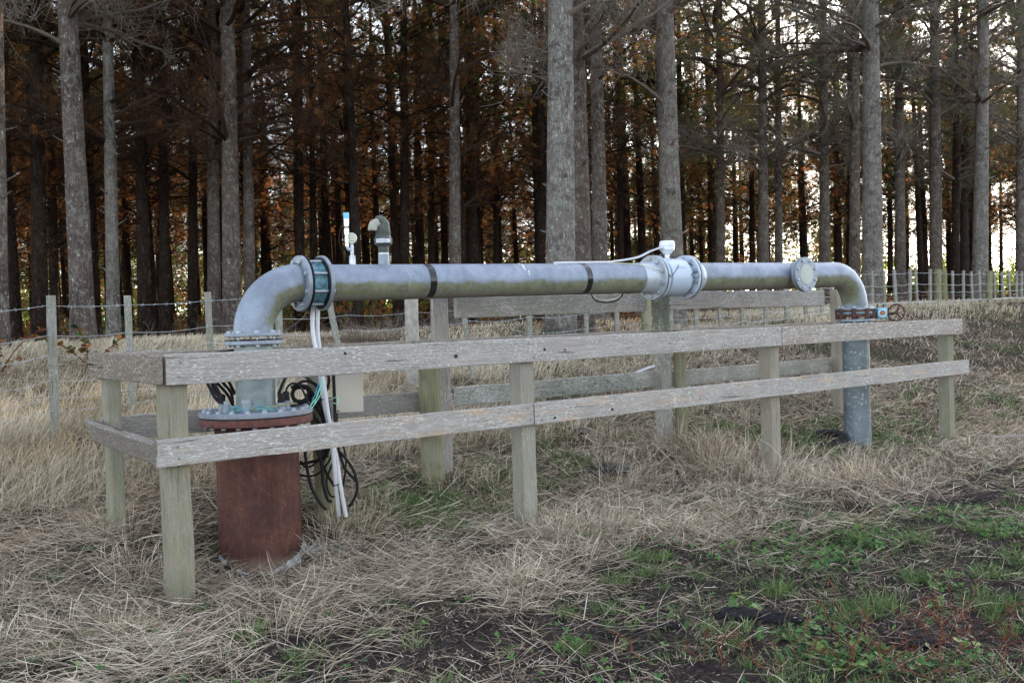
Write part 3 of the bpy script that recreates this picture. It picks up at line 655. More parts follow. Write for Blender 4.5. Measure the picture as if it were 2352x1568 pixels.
pipe_part('pipe_fitting', MB().tube(bez(PG+Z*.112, PG+Z*.112-D*.03, SP-Z*.005, SP+Z*.035, 8), .0115, 14), PALEMETAL, pg)
pipe_part('valve_body', MB().lathe(SP, Z, [(.02, .014), (.035, .014), (.036, .012), (.048, .012), (.049, .0155), (.085, .0155), (.09, .013), (.1, .013), (.101, .0175), (.145, .0175), (.147, .011), (.158, .013), (.160, .017), (.172, .017), (.173, .019), (.196, .019), (.200, .0175), (.21, .0195), (.215, .0195)], 12), BRIGHT, pg)
mb = MB(); Mx = Matrix((gx_, gn, Z)).transposed().to_4x4(); Mx.translation = SP+Z*.236; mb.box(Mx, .036, .036, .042); o = mb.build('sensor_cap', BLUEB, pg, bev=.003); tag(o, 'sky blue plastic cap')
pipe_part('cable', MB().tube(spline([SP+Z*.205-gx_*.018, SP+Z*.16-D*.04, SP+Z*.07-D*.062, SP-D*.045, SP-Z*.06+D*.0, SP-Z*.085+D*.03], 6), .0026, 8), BLACK, pg)
# right-hand riser and butterfly valve
vt = pipe_part('butterfly_valve', MB().disc(RR+Z*1.418, Z, .178, .075, 40, .006), RUST2, label='rusted butterfly valve with blue paint left on it')
for q in ring(RR+Z*1.40, Z, .176, 8, .5): pipe_part('lug', MB().lathe(q, Z, [(0, .0001), (0, .026), (.108, .026), (.108, .0001)], 14), RUST2, vt)
mb = MB()
for i in range(8): pass
pipe_part('paint_band', MB().lathe(RR+Z*1.455, Z, [(0, .1785), (.018, .1785)], 40), BLUEP, vt)
flange(RR+Z*1.497, Z, .190, .023, pl_root, 8, 1, .5); flange(RR+Z*1.397, -Z, .190, .023, pl_root, 8, 1, .5)
gr_ = gh(RR.x, RR.y)
pipe_part('riser', MB().lathe(Vector((RR.x, RR.y, gr_-.15)), Z, [(0, .138), (1.372-gr_+.15, .138)], 44), GALV_L, label='right riser speckled with lichen, going into the ground')
ex = (UA*.75+N_*.55).normalized(); ex.z = 0; GBc = RR+Z*1.452+ex*.275; MG = Matrix((ex, Z.cross(ex), Z)).transposed().to_4x4()
def gmx(x, y, z): M = MG.copy(); M.translation = GBc+MG.to_3x3() @ Vector((x, y, z)); return M
pipe_part('valve_neck', MB().tube([RR+Z*1.452+ex*.15, GBc-ex*.05], .032, 16), RUST2, vt)
GB = plain('gearbox_paint', (.16, .40, .52), .5, 0, .35, 14)
gb = MB().box(gmx(0, 0, 0), .105, .115, .115).build('gearbox', GB, vt, bev=.012); tag(gb, 'sky blue gearbox chipped to rust')
cdir = (-(GBc.normalized())); cdir.z = 0; cdir.normalize(); gx3 = Z.cross(cdir)
pipe_part('gearbox_cover', MB().lathe(GBc+cdir*.05+gx3*.02, cdir, [(0, .046), (.02, .046), (.024, .042), (.024, .030), (.012, .028), (.012, .0001)], 20), plain('cover_paint', (.42, .60, .68), .45, 0, .3, 30), gb)
pipe_part('rust_boss', MB().lathe(GBc+cdir*.062+gx3*.02, cdir, [(0, .024), (.016, .020), (.018, .0001)], 14), plain('orange_rust', (.36, .14, .05), .7, 0, .4, 40), gb)
for q in (-.03, .03): bolt(GBc+Z*.057+gx3*q, Z, .011, gb, mat=RUST2); pipe_part('stud', MB().lathe(GBc+Z*.05+gx3*q, Z, [(0, .006), (.035, .006), (.035, .011), (.045, .011), (.045, .0001)], 6), RUST2, gb)
HW = GBc+gx3*.155-cdir*.02; hn = (cdir*.80-gx3*.35+Z*.15).normalized(); mb = MB()
cir = ring(HW, hn, .088, 32); mb.tube(cir+[cir[0], cir[1]], .0085, 10, False)
for q in ring(HW, hn, .088, 3, .1): mb.tube([HW-hn*.01, (HW+q)/2-hn*.004, q], [.014, .010, .008], 8)
mb.lathe(HW-hn*.03, hn, [(0, .0001), (0, .018), (.045, .018), (.045, .0001)], 14)
mb.tube([GBc+gx3*.04, HW-hn*.02], .011, 10)
pipe_part('handwheel', mb, RUST2, vt, 'rust brown handwheel with three spokes')
# plugs and glands on the cover plate
def plug(x, y, r, h, par=plate, hexr=None, m=GALV_P):
    c = RZ+Vector((x, y, .944)); pipe_part('plug', MB().lathe(c, Z, [(0, r*1.12), (.006, r), (h, r), (h, r*.6)], 20), m, par)
    if hexr: pipe_part('plug_head', MB().lathe(c+Z*h, Z, [(0, hexr), (.02, hexr), (.022, hexr*.8), (.022, .0001)], 6), BOLT, par)
plug(-.135, -.215, .026, .055, hexr=.020); plug(-.005, -.225, .031, .06, hexr=.030, m=GALV_P); plug(-.205, -.075, .026, .05); plug(.205, -.15, .026, .052); plug(.20, .02, .026, .052); plug(-.15, .14, .026, .05)
for x, y in ((.205, -.15), (.20, .02), (-.205, -.075)):
    pipe_part('cable_gland', MB().lathe(RZ+Vector((x, y, .996)), Z, [(0, .024), (.016, .024), (.017, .021), (.035, .021), (.036, .024), (.052, .023), (.062, .014)], 10), BLACK, plate)
# ------------------------------------------------------------------ cables, conduits, control box, twine
def thing_mesh(name, mb, mat, label, cat, group=None, ang=35):
    o = mb.build(name, mat, None, True, ang); return tag(o, label, cat, group)
def q3(px, py, Y): return at(px, py, Y)
# cable loops left of the riser
cl = empty('black_cable', RZ+Vector((-.2, 0, .95)), 'coils of black cable looping left of the short riser above the bolted plate', 'cable')
for i, pts in enumerate((
    [(455, 893, 6.65), (445, 800, 6.72), (478, 760 if 0 else 810, 6.75), (487, 880, 6.7), (505, 915, 6.62), (528, 941, 6.60)],
    [(535, 930, 6.8), (522, 905, 6.75), (500, 880, 6.72), (480, 850, 6.72), (500, 815, 6.75), (560, 800, 6.85)],
    [(535, 925, 6.8), (530, 900, 6.78), (512, 878, 6.74), (495, 850, 6.74), (520, 812, 6.8), (570, 805, 6.9)],
    [(525, 938, 6.62), (500, 920, 6.63), (484, 895, 6.66), (472, 860, 6.7), (490, 815, 6.76), (540, 805, 6.86)],
    [(522, 936, 6.63), (507, 908, 6.65), (495, 885, 6.68), (478, 862, 6.7), (500, 820, 6.78), (560, 806, 6.88)],
    [(540, 905, 6.82), (530, 885, 6.8), (518, 862, 6.78), (505, 840, 6.76), (530, 812, 6.82), (580, 803, 6.95)])):
    if i == 0: pts = pts[2:]
    mb = MB().tube(spline([q3(*p) for p in pts], 7), .0105, 10); mb.build('cable_loop', BLACK, cl)
cb = empty('black_cable', ap(1.5, .95, .95), 'tangle of black cable hanging from the cover plate down beside the white conduits', 'cable')
cbl = [
    [(657, 918, 6.72), (658, 893, 6.72), (672, 880, 6.74), (690, 888, 6.78), (704, 915, 6.8), (716, 945, 6.8), (735, 985, 6.85), (750, 1030, 6.9)],
    [(640, 905, 6.8), (652, 875, 6.85), (672, 838, 6.95), (690, 820, 7.0)],
    [(645, 928, 6.82), (672, 930, 6.86), (700, 936, 6.9), (735, 920, 6.98), (755, 880, 7.02), (748, 840, 7.05)],
    [(668, 890, 6.86), (700, 875, 6.9), (728, 885, 6.95), (750, 915, 6.98), (758, 960, 7.0), (752, 1010, 7.0), (742, 1060, 6.98)],
    [(690, 860, 6.98), (720, 880, 7.0), (745, 930, 7.0), (752, 985, 6.98), (738, 1040, 6.96), (722, 1065, 6.95), (702, 1072, 6.95), (690, 1058, 6.95)],
    [(700, 1035, 6.95), (706, 1080, 6.93), (718, 1125, 6.92), (738, 1158, 6.92), (750, 1170, 6.92)],
    [(722, 1020, 6.95), (738, 1060, 6.93), (742, 1110, 6.92), (752, 1145, 6.92), (762, 1152, 6.92)],
    [(688, 1065, 6.98), (715, 1060, 6.96), (745, 1050, 6.94), (758, 1020, 6.95), (768, 990, 6.98)],
    [(688, 1090, 6.98), (720, 1092, 6.96), (748, 1070, 6.94), (764, 1035, 6.95), (762, 990, 7.0)],
    [(778, 1035, 6.94), (800, 1060, 6.92), (816, 1090, 6.92), (820, 1125, 6.92), (808, 1155, 6.92), (800, 1162, 6.92)],
    [(775, 1020, 6.96), (790, 1070, 6.93), (818, 1105, 6.92)],
    [(728, 1020, 7.0), (745, 1075, 6.97), (772, 1120, 6.94), (790, 1130, 6.93)],
    [(765, 1060, 6.93), (750, 1105, 6.93), (762, 1140, 6.93), (785, 1120, 6.93), (795, 1060, 6.95), (785, 1010, 7.0)],
    [(700, 905, 6.9), (728, 935, 6.95), (748, 980, 6.97), (760, 1020, 6.98)], [(712, 895, 6.9), (735, 930, 6.95), (752, 975, 6.97), (765, 1015, 6.98)], [(690, 935, 6.88), (722, 955, 6.9), (745, 995, 6.95), (752, 1050, 6.95)]]
for i, pts in enumerate(cbl):
    MB().tube(spline([q3(*p) for p in pts], 7), (.0105, .007, .006)[0 if i % 4 else 1], 10).build('cable_loop', BLACK, cb)
lump = MB(); c0 = q3(690, 905, 6.92)
for i in range(9):
    a = i*.7; lump.tube(spline([c0+Vector((.06*math.cos(a+k*1.05)*(1+.2*math.sin(i+k)), .03*math.sin(k+i), .055*math.sin(a+k*1.05)*(1+.15*math.cos(i*2+k)))) for k in range(7)], 4), .011, 8)
lump.build('taped_bundle', BLACK, cb)
# conduits: ribbed white hose
def conduit(pts, r, label):
    P = spline([q3(*p) for p in pts], 26); rad = [r*(1 if i % 2 else .86) for i in range(len(P))]
    return thing_mesh('conduit', MB().tube(P, rad, 14), WHITEP, label, 'conduit', ang=80)
conduit([(723, 690, 7.02), (718, 722, 7.0), (719, 765, 6.94), (728, 815, 6.9), (741, 865, 6.88), (752, 940, 6.86), (762, 1010, 6.84), (769, 1080, 6.83), (773, 1130, 6.86), (778, 1185, 6.92)], .0165, 'white ribbed conduit hanging down from under the blue coupling, left of the pair')
conduit([(733, 690, 7.06), (730, 722, 7.05), (730, 765, 7.02), (735, 815, 6.97), (736, 865, 6.93), (745, 930, 6.92), (760, 1000, 6.90), (774, 1060, 6.86), (783, 1120, 6.84), (795, 1186, 6.88)], .0150, 'white ribbed conduit bowing out at the foot, right of the pair')
for (px, py, Y) in ((750, 915, 6.90), (775, 1112, 6.85)):
    c = q3(px, py, Y); mb = MB(); cr_ = [c+Vector((.036*math.cos(q), .022*math.sin(q), .006*math.cos(q))) for q in np.linspace(0, 2*math.pi, 18)]; mb.tube(cr_, .0035, 6)
    thing_mesh('cable_tie', mb, BLACK, 'black tie round the two white conduits, %s' % ('above the lower rail' if py < 1000 else 'near the ground'), 'cable tie')
gw = empty('green_wire', q3(745, 910, 6.84), 'thin pale green earth wires bowed beside the white conduits', 'wire')
for pts in ([(713, 940, 6.62), (728, 920, 6.7), (741, 892, 6.78), (738, 872, 6.82)], [(712, 933, 6.62), (727, 912, 6.7), (736, 888, 6.78), (741, 866, 6.82)], [(765, 925, 6.83), (776, 926, 6.84), (775, 912, 6.86), (764, 915, 6.88)]):
    MB().tube(spline([q3(*p) for p in pts], 7), .0030, 6).build('strand', GREENW, gw)
bx = q3(775, 1000, 7.12); zb_ = gh(bx.x, bx.y)
# post with control box
cpx = q3(728, 1000, 7.06); cp = empty('control_post', (cpx.x, cpx.y, gh(cpx.x, cpx.y)), 'greenish timber post behind the white conduits carrying the steel box', 'post')
g_c = gh(cpx.x+.05, cpx.y-.03)
MB().tube([Vector((cpx.x+.055, cpx.y-.02, g_c-.1)), Vector((cpx.x+.035, cpx.y-.01, g_c+.5)), Vector((cpx.x, cpx.y, 1.18))], [.068, .066, .062], 24).build('post', W_ROUND, cp)
b0 = q3(803, 905, 7.02); Mb = Matrix((UA, UP, Z)).transposed().to_4x4()
Mb = Matrix.Rotation(R(-28), 4, 'Z') @ Mb
def bxm(x, y, z): M = Mb.copy(); M.translation = b0+Mb.to_3x3() @ Vector((x, y, z)); return M
cbx = MB().box(bxm(0, .10, .055), .185, .17, .36).build('control_box', DARKBOX, None, bev=.004); tag(cbx, 'stainless steel control box with dark sides, mounted behind the upper rail', 'control box')
MB().box(bxm(0, .008, .055), .192, .010, .367).build('door', STAINLESS, cbx, bev=.002)
pipe_part('screw', MB().lathe(bxm(-.082, .002, -.115).translation, Mb.to_3x3() @ Vector((0, -1, 0)), [(0, .007), (.004, .006), (.004, .0001)], 10), RUST2, cbx)
MB().box(bxm(-.10, .13, .0), .03, .12, .5).build('mounting_plate', DARKBOX, cbx)
# twine round the plugs
tw = empty('baling_twine', RZ+Vector((0, -.2, .95)), 'faded blue and straw coloured twine tied round the plugs on the cover plate', 'twine')
r_ = np.random.default_rng(5)
for i in range(26):
    c = RZ+Vector((-.16+.36*i/26, -.235+.03*math.sin(i*1.3)+.04*r_.random(), .952)); pts = [c+Vector(((r_.random()-.5)*.09, (r_.random()-.5)*.05, r_.random()*.035)) for k in range(4)]
    MB().tube(spline(pts, 4), .0022, 5).build('strand', TWINE if i % 3 else TWINE_Y, tw)
MB().tube(spline([RZ+Vector((.0, -.24, .965)), RZ+Vector((.10, -.23, .962)), RZ+Vector((.2, -.19, .98)), RZ+Vector((.30, -.12, .985))], 6), .005, 6).build('strand', TWINE_Y, tw)
for pts in ([(735, 868, 6.95), (727, 895, 6.92), (724, 905, 6.9), (716, 925, 6.88), (712, 945, 6.85)], [(740, 870, 6.93), (730, 900, 6.9), (722, 930, 6.88)]):
    MB().tube(spline([q3(*p) for p in pts], 5), .004, 6).build('strand', TWINE, tw)
# ------------------------------------------------------------------ wire fence
wf = empty('wire_fence', (-4.1, 8.8, gh(-4.1, 8.8)), 'post and wire fence with two barbed strands along the front of the pines', 'fence')
FX = [(-330, 7.4), (-80, 8.1), (115, 8.8), (294, 9.5), (484, 10.2), (638, 10.9), (798, 11.7), (944, 12.4), (1082, 13.2), (1215, 14.1), (1347, 15.2), (1415, 15.8), (1483, 16.2), (1540, 16.7), (1600, 17.2), (1655, 17.7), (1706, 18.2), (1759, 18.8), (1808, 19.3), (1851, 19.8), (1889, 20.2), (1927, 20.8), (1966, 21.4), (2004, 22.0), (2033, 22.4), (2059, 22.8), (2090, 23.3), (2108, 23.7), (2137, 24.1), (2155, 24.4), (2170, 24.8), (2190, 25.1), (2213, 25.5), (2235, 25.9), (2252, 26.2), (2272, 26.6), (2287, 27.), (2305, 27.4), (2321, 27.8), (2335, 28.2), (2347, 28.6), (2362, 29.2), (2378, 30)]
def ztop(Y): return float(np.interp(Y, [7, 8.8, 10.2, 13, 17, 22, 27, 30], [1.75, 1.815, 1.895, 2.0, 2.2, 2.385, 2.47, 2.5]))
rr_ = random.Random(4); fpts = []
for i, (px, Y) in enumerate(FX):
    b = q3(px, 740, Y); x, y = b.x, b.y; g = gh(x, y); zt_ = ztop(Y)+(rr_.random()-.5)*.05; fpts.append(Vector((x, y, zt_-.09)))
    lean = {798: (-.22, .0), 1082: (-.13, 0)}.get(px, ((rr_.random()-.5)*.06, 0)); big = px in (944, 1483, 2170, 2272, 2155)
    T = Vector((x+lean[0], y, zt_)); B = Vector((x, y, g-.1))
    if px == 798: T.z -= .10
    if big:
        o = MB().tube([B, (B+T)/2, T-Z*.01, T], [.088, .085, .083, .078] if px != 944 else [.085]*3+[.08], 16).build('post', W_ROUND if px != 944 else plain('pale_round_post', (.30, .28, .24), .85, 0, .35, 14), wf)
    else:
        w = .062+.014*rr_.random(); o = board('post', B, T, w if px != 115 else .078, w*.75, W_BATTEN, wf, up=Vector((1, .4, 0)), seed=60+i, nseg=6, bev=.005)
drops = [0, .26, .43, .53, .66, .80, .93]
wires = []
for k, dz in enumerate(drops):
    mb = MB(); pts = []
    for i in range(len(fpts)-1):
        a, b = fpts[i], fpts[i+1]
        for s_ in range(4):
            t = s_/4; p = a.lerp(b, t)-Z*(dz+.012*math.sin(math.pi*t)*(1+k % 3)); p.y -= .045
            g = gh(p.x, p.y); p.z = max(p.z, g+.05+.01*k); pts.append(p)
    rad = [max(.0024, .00020*p.y) for p in pts]
    if k in (0, 2):   # barbed: barbs every 12 cm up to 18 m away
        mb.tube(pts, [r*.9 for r in rad], 5); acc = 0
        for i in range(len(pts)-1):
            a, b = pts[i], pts[i+1]; L = (b-a).length; s_ = -acc
            while s_+.13 < L:
                s_ += .13; c = a.lerp(b, s_/L)
                if c.y < 19:
                    for q in range(3):
                        d = Vector((rr_.random()-.5, rr_.random()-.5, rr_.random()-.5)).normalized()*.019; mb.tube([c-d, c+d], .0016*max(1, c.y/11), 3)
            acc = L-s_
    else: mb.tube(pts, rad, 5)
    o = mb.build('barbed_wire' if k in (0, 2) else 'wire', WIRE_R if k in (3,) else WIRE, wf)
# ------------------------------------------------------------------ pines
def tubes_np(P, Rr, sides=3, aspect=None):
    """P (N,K,3), Rr (N,K) -> verts, quads"""
    N, K, _ = P.shape; T = np.gradient(P, axis=1); T /= np.linalg.norm(T, axis=2, keepdims=True)+1e-9
    ref = np.where(np.abs(T[:, :1, 2:3]) > .8, np.array([1., 0, 0]), np.array([0, 0, 1.])); ref = np.broadcast_to(ref, T.shape)
    A = np.cross(T, ref); A /= np.linalg.norm(A, axis=2, keepdims=True)+1e-9; B = np.cross(T, A)
    ang = np.arange(sides)*2*np.pi/sides
    V = P[:, :, None, :]+Rr[:, :, None, None]*(A[:, :, None, :]*np.cos(ang)[None, None, :, None]+B[:, :, None, :]*np.sin(ang)[None, None, :, None])
    idx = np.arange(N*K*sides).reshape(N, K, sides); nxt = np.roll(idx, -1, axis=2)
    F = np.stack([idx[:, :-1], nxt[:, :-1], nxt[:, 1:], idx[:, 1:]], -1).reshape(-1, 4)
    return V.reshape(-1, 3), F
def grow(r, P, Rr, per, L0, L1, spread, curl, K, rad0, tmin=.25, up=.15, lpow=1.):
    """side shoots off every polyline"""
    N, Kp, _ = P.shape; M_ = N*per; par = np.repeat(np.arange(N), per); t = tmin+(1-tmin)*r.random(M_); f = t*(Kp-1); i = np.minimum(f.astype(int), Kp-2); w = (f-i)[:, None]
    O = P[par, i]*(1-w)+P[par, i+1]*w; T = P[par, i+1]-P[par, i]; T /= np.linalg.norm(T, axis=1, keepdims=True)+1e-9
    rnd = r.normal(size=(M_, 3)); rnd -= T*(rnd*T).sum(1, keepdims=True); rnd /= np.linalg.norm(rnd, axis=1, keepdims=True)+1e-9
    d = T*(1-spread)+rnd*spread; d[:, 2] += up; d /= np.linalg.norm(d, axis=1, keepdims=True)
    L = (L0+(L1-L0)*r.random(M_))*(1.15-t*.6)**lpow; cv = r.normal(size=(M_, 3))*curl; cv[:, 2] += curl*.5
    s = np.linspace(0, 1, K); Q = O[:, None]+d[:, None]*(L[:, None]*s)[:, :, None]+cv[:, None]*((L[:, None]*s**2)[:, :, None])
    R0 = np.minimum(rad0, (Rr[par, i])*.8)[:, None]*np.linspace(1, .45, K)[None]
    return Q, R0
def limbs(seed, H, n, z0=0., lmax=2.6, up=(.15, .75), rk=1.):
    r = np.random.default_rng(seed); K = 7; zz = np.sort(r.random(n))**.9*H+z0; zz = np.round(zz/.42)*.42+r.normal(size=n)*.04; az = r.random(n)*2*np.pi
    L = lmax*(.55+.45*r.random(n))*np.interp(zz-z0, [0, H*.2, H*.6, H], [.75, 1, .9, .35]); el = up[0]+(up[1]-up[0])*r.random(n); s = np.linspace(0, 1, K)
    d = np.stack([np.cos(az)*np.cos(el), np.sin(az)*np.cos(el), np.sin(el)], -1); bend = -np.sin(el)*.35+r.normal(size=n)*.14
    P = d[:, None]*(L[:, None]*s)[:, :, None]; P[:, :, 2] += bend[:, None]*L[:, None]*s**2+zz[:, None]; side = np.stack([-np.sin(az), np.cos(az), 0*az], -1); P += side[:, None]*((r.normal(size=n)*.22*L)[:, None]*s**2)[:, :, None]
    P += r.normal(size=P.shape)*.03*s[None, :, None]
    return r, P, rk*(.012+.010*L)[:, None]*np.linspace(1, .3, K)[None]
def branch_mesh(name, seed, H, n, lmax, per=(11, 8), fine=1.):
    r, P, Rr = limbs(seed, H, n, 0, lmax, rk=fine**1.6); V, F = [], []; off = 0; tint = []
    P2, R2 = grow(r, P, Rr, per[0], .35, 1.05, .62, .22, 5, .0062, .2, .10)
    P3, R3 = grow(r, P2, R2, per[1], .12, .48, .60, .35, 4, .0034*fine, .1, .12)
    for (p, q, sd_, tt) in ((P, Rr, 5, .25), (P2, R2, 3, .45), (P3, R3, 3, .7)):
        v, f = tubes_np(p, q, sd_); V.append(v); F.append(f+off); off += len(v); kk = p.shape[1]*sd_; tint.append(np.clip(np.repeat(tt+r.normal(size=len(p))*.22, kk), 0, 1))
    return np_mesh(name, np.concatenate(V), np.concatenate(F), TWIG, False, np.concatenate(tint)), P, P2, P3
def needles(r, C, Dn, per, L, w, spread=.8):
    """tufts of needles: C (n,3) centres, Dn (n,3) twig direction"""
    n = len(C)*per; c = np.repeat(C, per, 0); d = np.repeat(Dn, per, 0)+r.normal(size=(n, 3))*spread*.6; d /= np.linalg.norm(d, axis=1, keepdims=True)+1e-9
    sd_ = np.cross(d, r.normal(size=(n, 3))); sd_ /= np.linalg.norm(sd_, axis=1, keepdims=True)+1e-9; Ln = L*(.6+.6*r.random(n)); c = c+r.normal(size=(n, 3))*.03
    a = c-sd_*w/2; b = c+sd_*w/2; e = c+d*Ln[:, None]; e[:, 2] -= .12*Ln
    return np.stack([a, b, e], 1).reshape(-1, 3), np.arange(n*3).reshape(-1, 3)
def foliage_mesh(name, seed, P2, mat, keep, per, L, w, zmin, zmax, tmean=.5):
    r = np.random.default_rng(seed); T = P2[:, -1]-P2[:, -2]; T /= np.linalg.norm(T, axis=1, keepdims=True)+1e-9; C = []; Dn = []
    for f in (.5, .8, 1.): k = f*(P2.shape[1]-1); i = min(int(k), P2.shape[1]-2); C.append(P2[:, i]*(1-(k-i))+P2[:, i+1]*(k-i)); Dn.append(T)
    C = np.concatenate(C); Dn = np.concatenate(Dn); lim = zmin+(zmax-zmin)*r.random(len(C)); m = (C[:, 2] > lim) & (r.random(len(C)) < keep)
    if mat is NEED_B and keep > .3: m &= (fbm(C[:, 0]*1.5+C[:, 2]*.7+seed, C[:, 1]*1.5-C[:, 2]*1.3, seed+3, 2) > .50)
    C, Dn = C[m], Dn[m]; V, F = needles(r, C, Dn, per, L, w); cl = fbm(C[:, 0]*1.1+seed, C[:, 1]*1.1+C[:, 2]*.9, seed); t = np.clip(tmean+(cl-.5)*1.3+r.normal(size=len(C))*.16, 0, 1)
    return np_mesh(name, V, F, mat, False, np.repeat(t, per*3))
def trunk_mesh(name, H, r0, r1, mat, seed, lean=(0, 0), sides=16, rings=30, rough=.035, sweep=.0, z0=-.25):
    r = np.random.default_rng(seed); z = np.linspace(z0, H, rings); u = (z-z0)/(H-z0); th = np.arange(sides)*2*np.pi/sides
    rad = r0+(r1-r0)*u; rad = rad*(1+.28*np.exp(-np.maximum(z, 0)*3.2)); TH, ZZ = np.meshgrid(th, z)
    nz = fbm(np.cos(TH)*3.4+seed, np.sin(TH)*3.4+ZZ*1.1, seed, 3)-.5; nf = fbm(np.cos(TH)*11+seed, np.sin(TH)*11+ZZ*7, seed+5, 2)-.5
    RR_ = rad[:, None]*(1+nz*rough*2.2+nf*rough*2.0)
    cx = lean[0]*z+sweep*np.sin(u*2.6); cy = lean[1]*z+sweep*.6*np.sin(u*3.3+1)
    V = np.stack([cx[:, None]+RR_*np.cos(TH), cy[:, None]+RR_*np.sin(TH), ZZ], -1).reshape(-1, 3); ix = np.arange(rings*sides).reshape(rings, sides); nx_ = np.roll(ix, -1, 1)
    F = np.stack([ix[:-1], nx_[:-1], nx_[1:], ix[1:]], -1).reshape(-1, 4); ns = 16 if sides > 20 else 7
    zs = 1.2+r.random(ns)*5.5; az = r.random(ns)*6.28; rr = np.interp(zs, z, rad)*.85; L = .05+.22*r.random(ns)**2+rr; cc = np.stack([np.interp(zs, z, cx), np.interp(zs, z, cy), zs], -1); dd = np.stack([np.cos(az), np.sin(az), .3+.3*r.random(ns)], -1)
    P = cc[:, None]+dd[:, None]*(rr[:, None]+(L-rr)[:, None]*np.linspace(0, 1, 3)[None])[:, :, None]; v2, f2 = tubes_np(P, (.010+.014*r.random(ns))[:, None]*np.array([1.5, 1., .55])[None], 6)
    return np_mesh(name, np.concatenate([V, v2]), np.concatenate([F, f2+len(V)]), mat, True)
# crown protos; local z=0 is where the lowest limbs leave the trunk
CR = []
for s in range(5):
    H = (11.5, 12.5, 10.5, 12, 11)[s]; bm, P1_, P2_, P3_ = branch_mesh('branches', 100+s, H, 62, (3.0, 2.8, 3.2, 2.6, 2.9)[s], (12, 9))
    fg = foliage_mesh('foliage', 200+s, P2_, NEED_G, .50, 11, .20, .018, 2.0, 5.2); fb = foliage_mesh('dead_foliage', 300+s, P2_, NEED_B, .95, 13, .17, .013, .2, 3.0, .62)
    fg2 = foliage_mesh('foliage', 220+s, P2_, NEED_G, .80, 13, .19, .015, .8, 4.2, .6)
    CR.append((bm, fg, fb, fg2))
CF = []
for s in range(3):
    bm, P1_, P2_, P3_ = branch_mesh('branches', 150+s, 11.5, 56, (3.3, 3.0, 3.5)[s], (15, 12), 1.25)
    fg = foliage_mesh('foliage', 250+s, P2_, NEED_G, .36, 11, .20, .018, 2.6, 5.5); fb = foliage_mesh('dead_foliage', 350+s, P2_, NEED_B, .20, 12, .16, .010, .4, 4.0); fg2 = foliage_mesh('foliage', 270+s, P2_, NEED_G, .50, 14, .17, .013, .2, 3.2, .6); CF.append((bm, fg, fb, fg2))
def pine(name, base, dia, h0, label, group, bark_m, seed, lean=(0, 0), H=None, detail=False, proto=None, sc=1., sweep=.04, foliage=(1, 1)):
    k = seed % 5 if proto is None else proto; t = empty(name, base, label, 'tree', group)
    H = H or h0+11
    tm = trunk_mesh('trunk', H, dia/2, dia*.16, bark_m, seed, lean, 26 if detail else 12, 110 if detail else 22, .035, sweep)
    o = bpy.data.objects.new('trunk', tm); COL.objects.link(o); o.parent = t
    for j, nm in enumerate(('branches', 'foliage', 'dead_foliage')):
        if j == 2 and not foliage[1]: continue
        o = bpy.data.objects.new(nm, CF[k % 3][3 if j == 1 and base[0] > 5 else j] if base[1] < 24 or base[0] > 6 else CR[k][j]); COL.objects.link(o); o.parent = t
        if j == 0 and base[1] > 19.2 and base[0] < 2.5: o.material_slots[0].link = 'OBJECT'; o.material_slots[0].material = TWIG_SHADE
        o.location = (lean[0]*h0, lean[1]*h0, h0); o.rotation_euler = (0, 0, seed*1.37); o.scale = (sc, sc, sc)
    return t
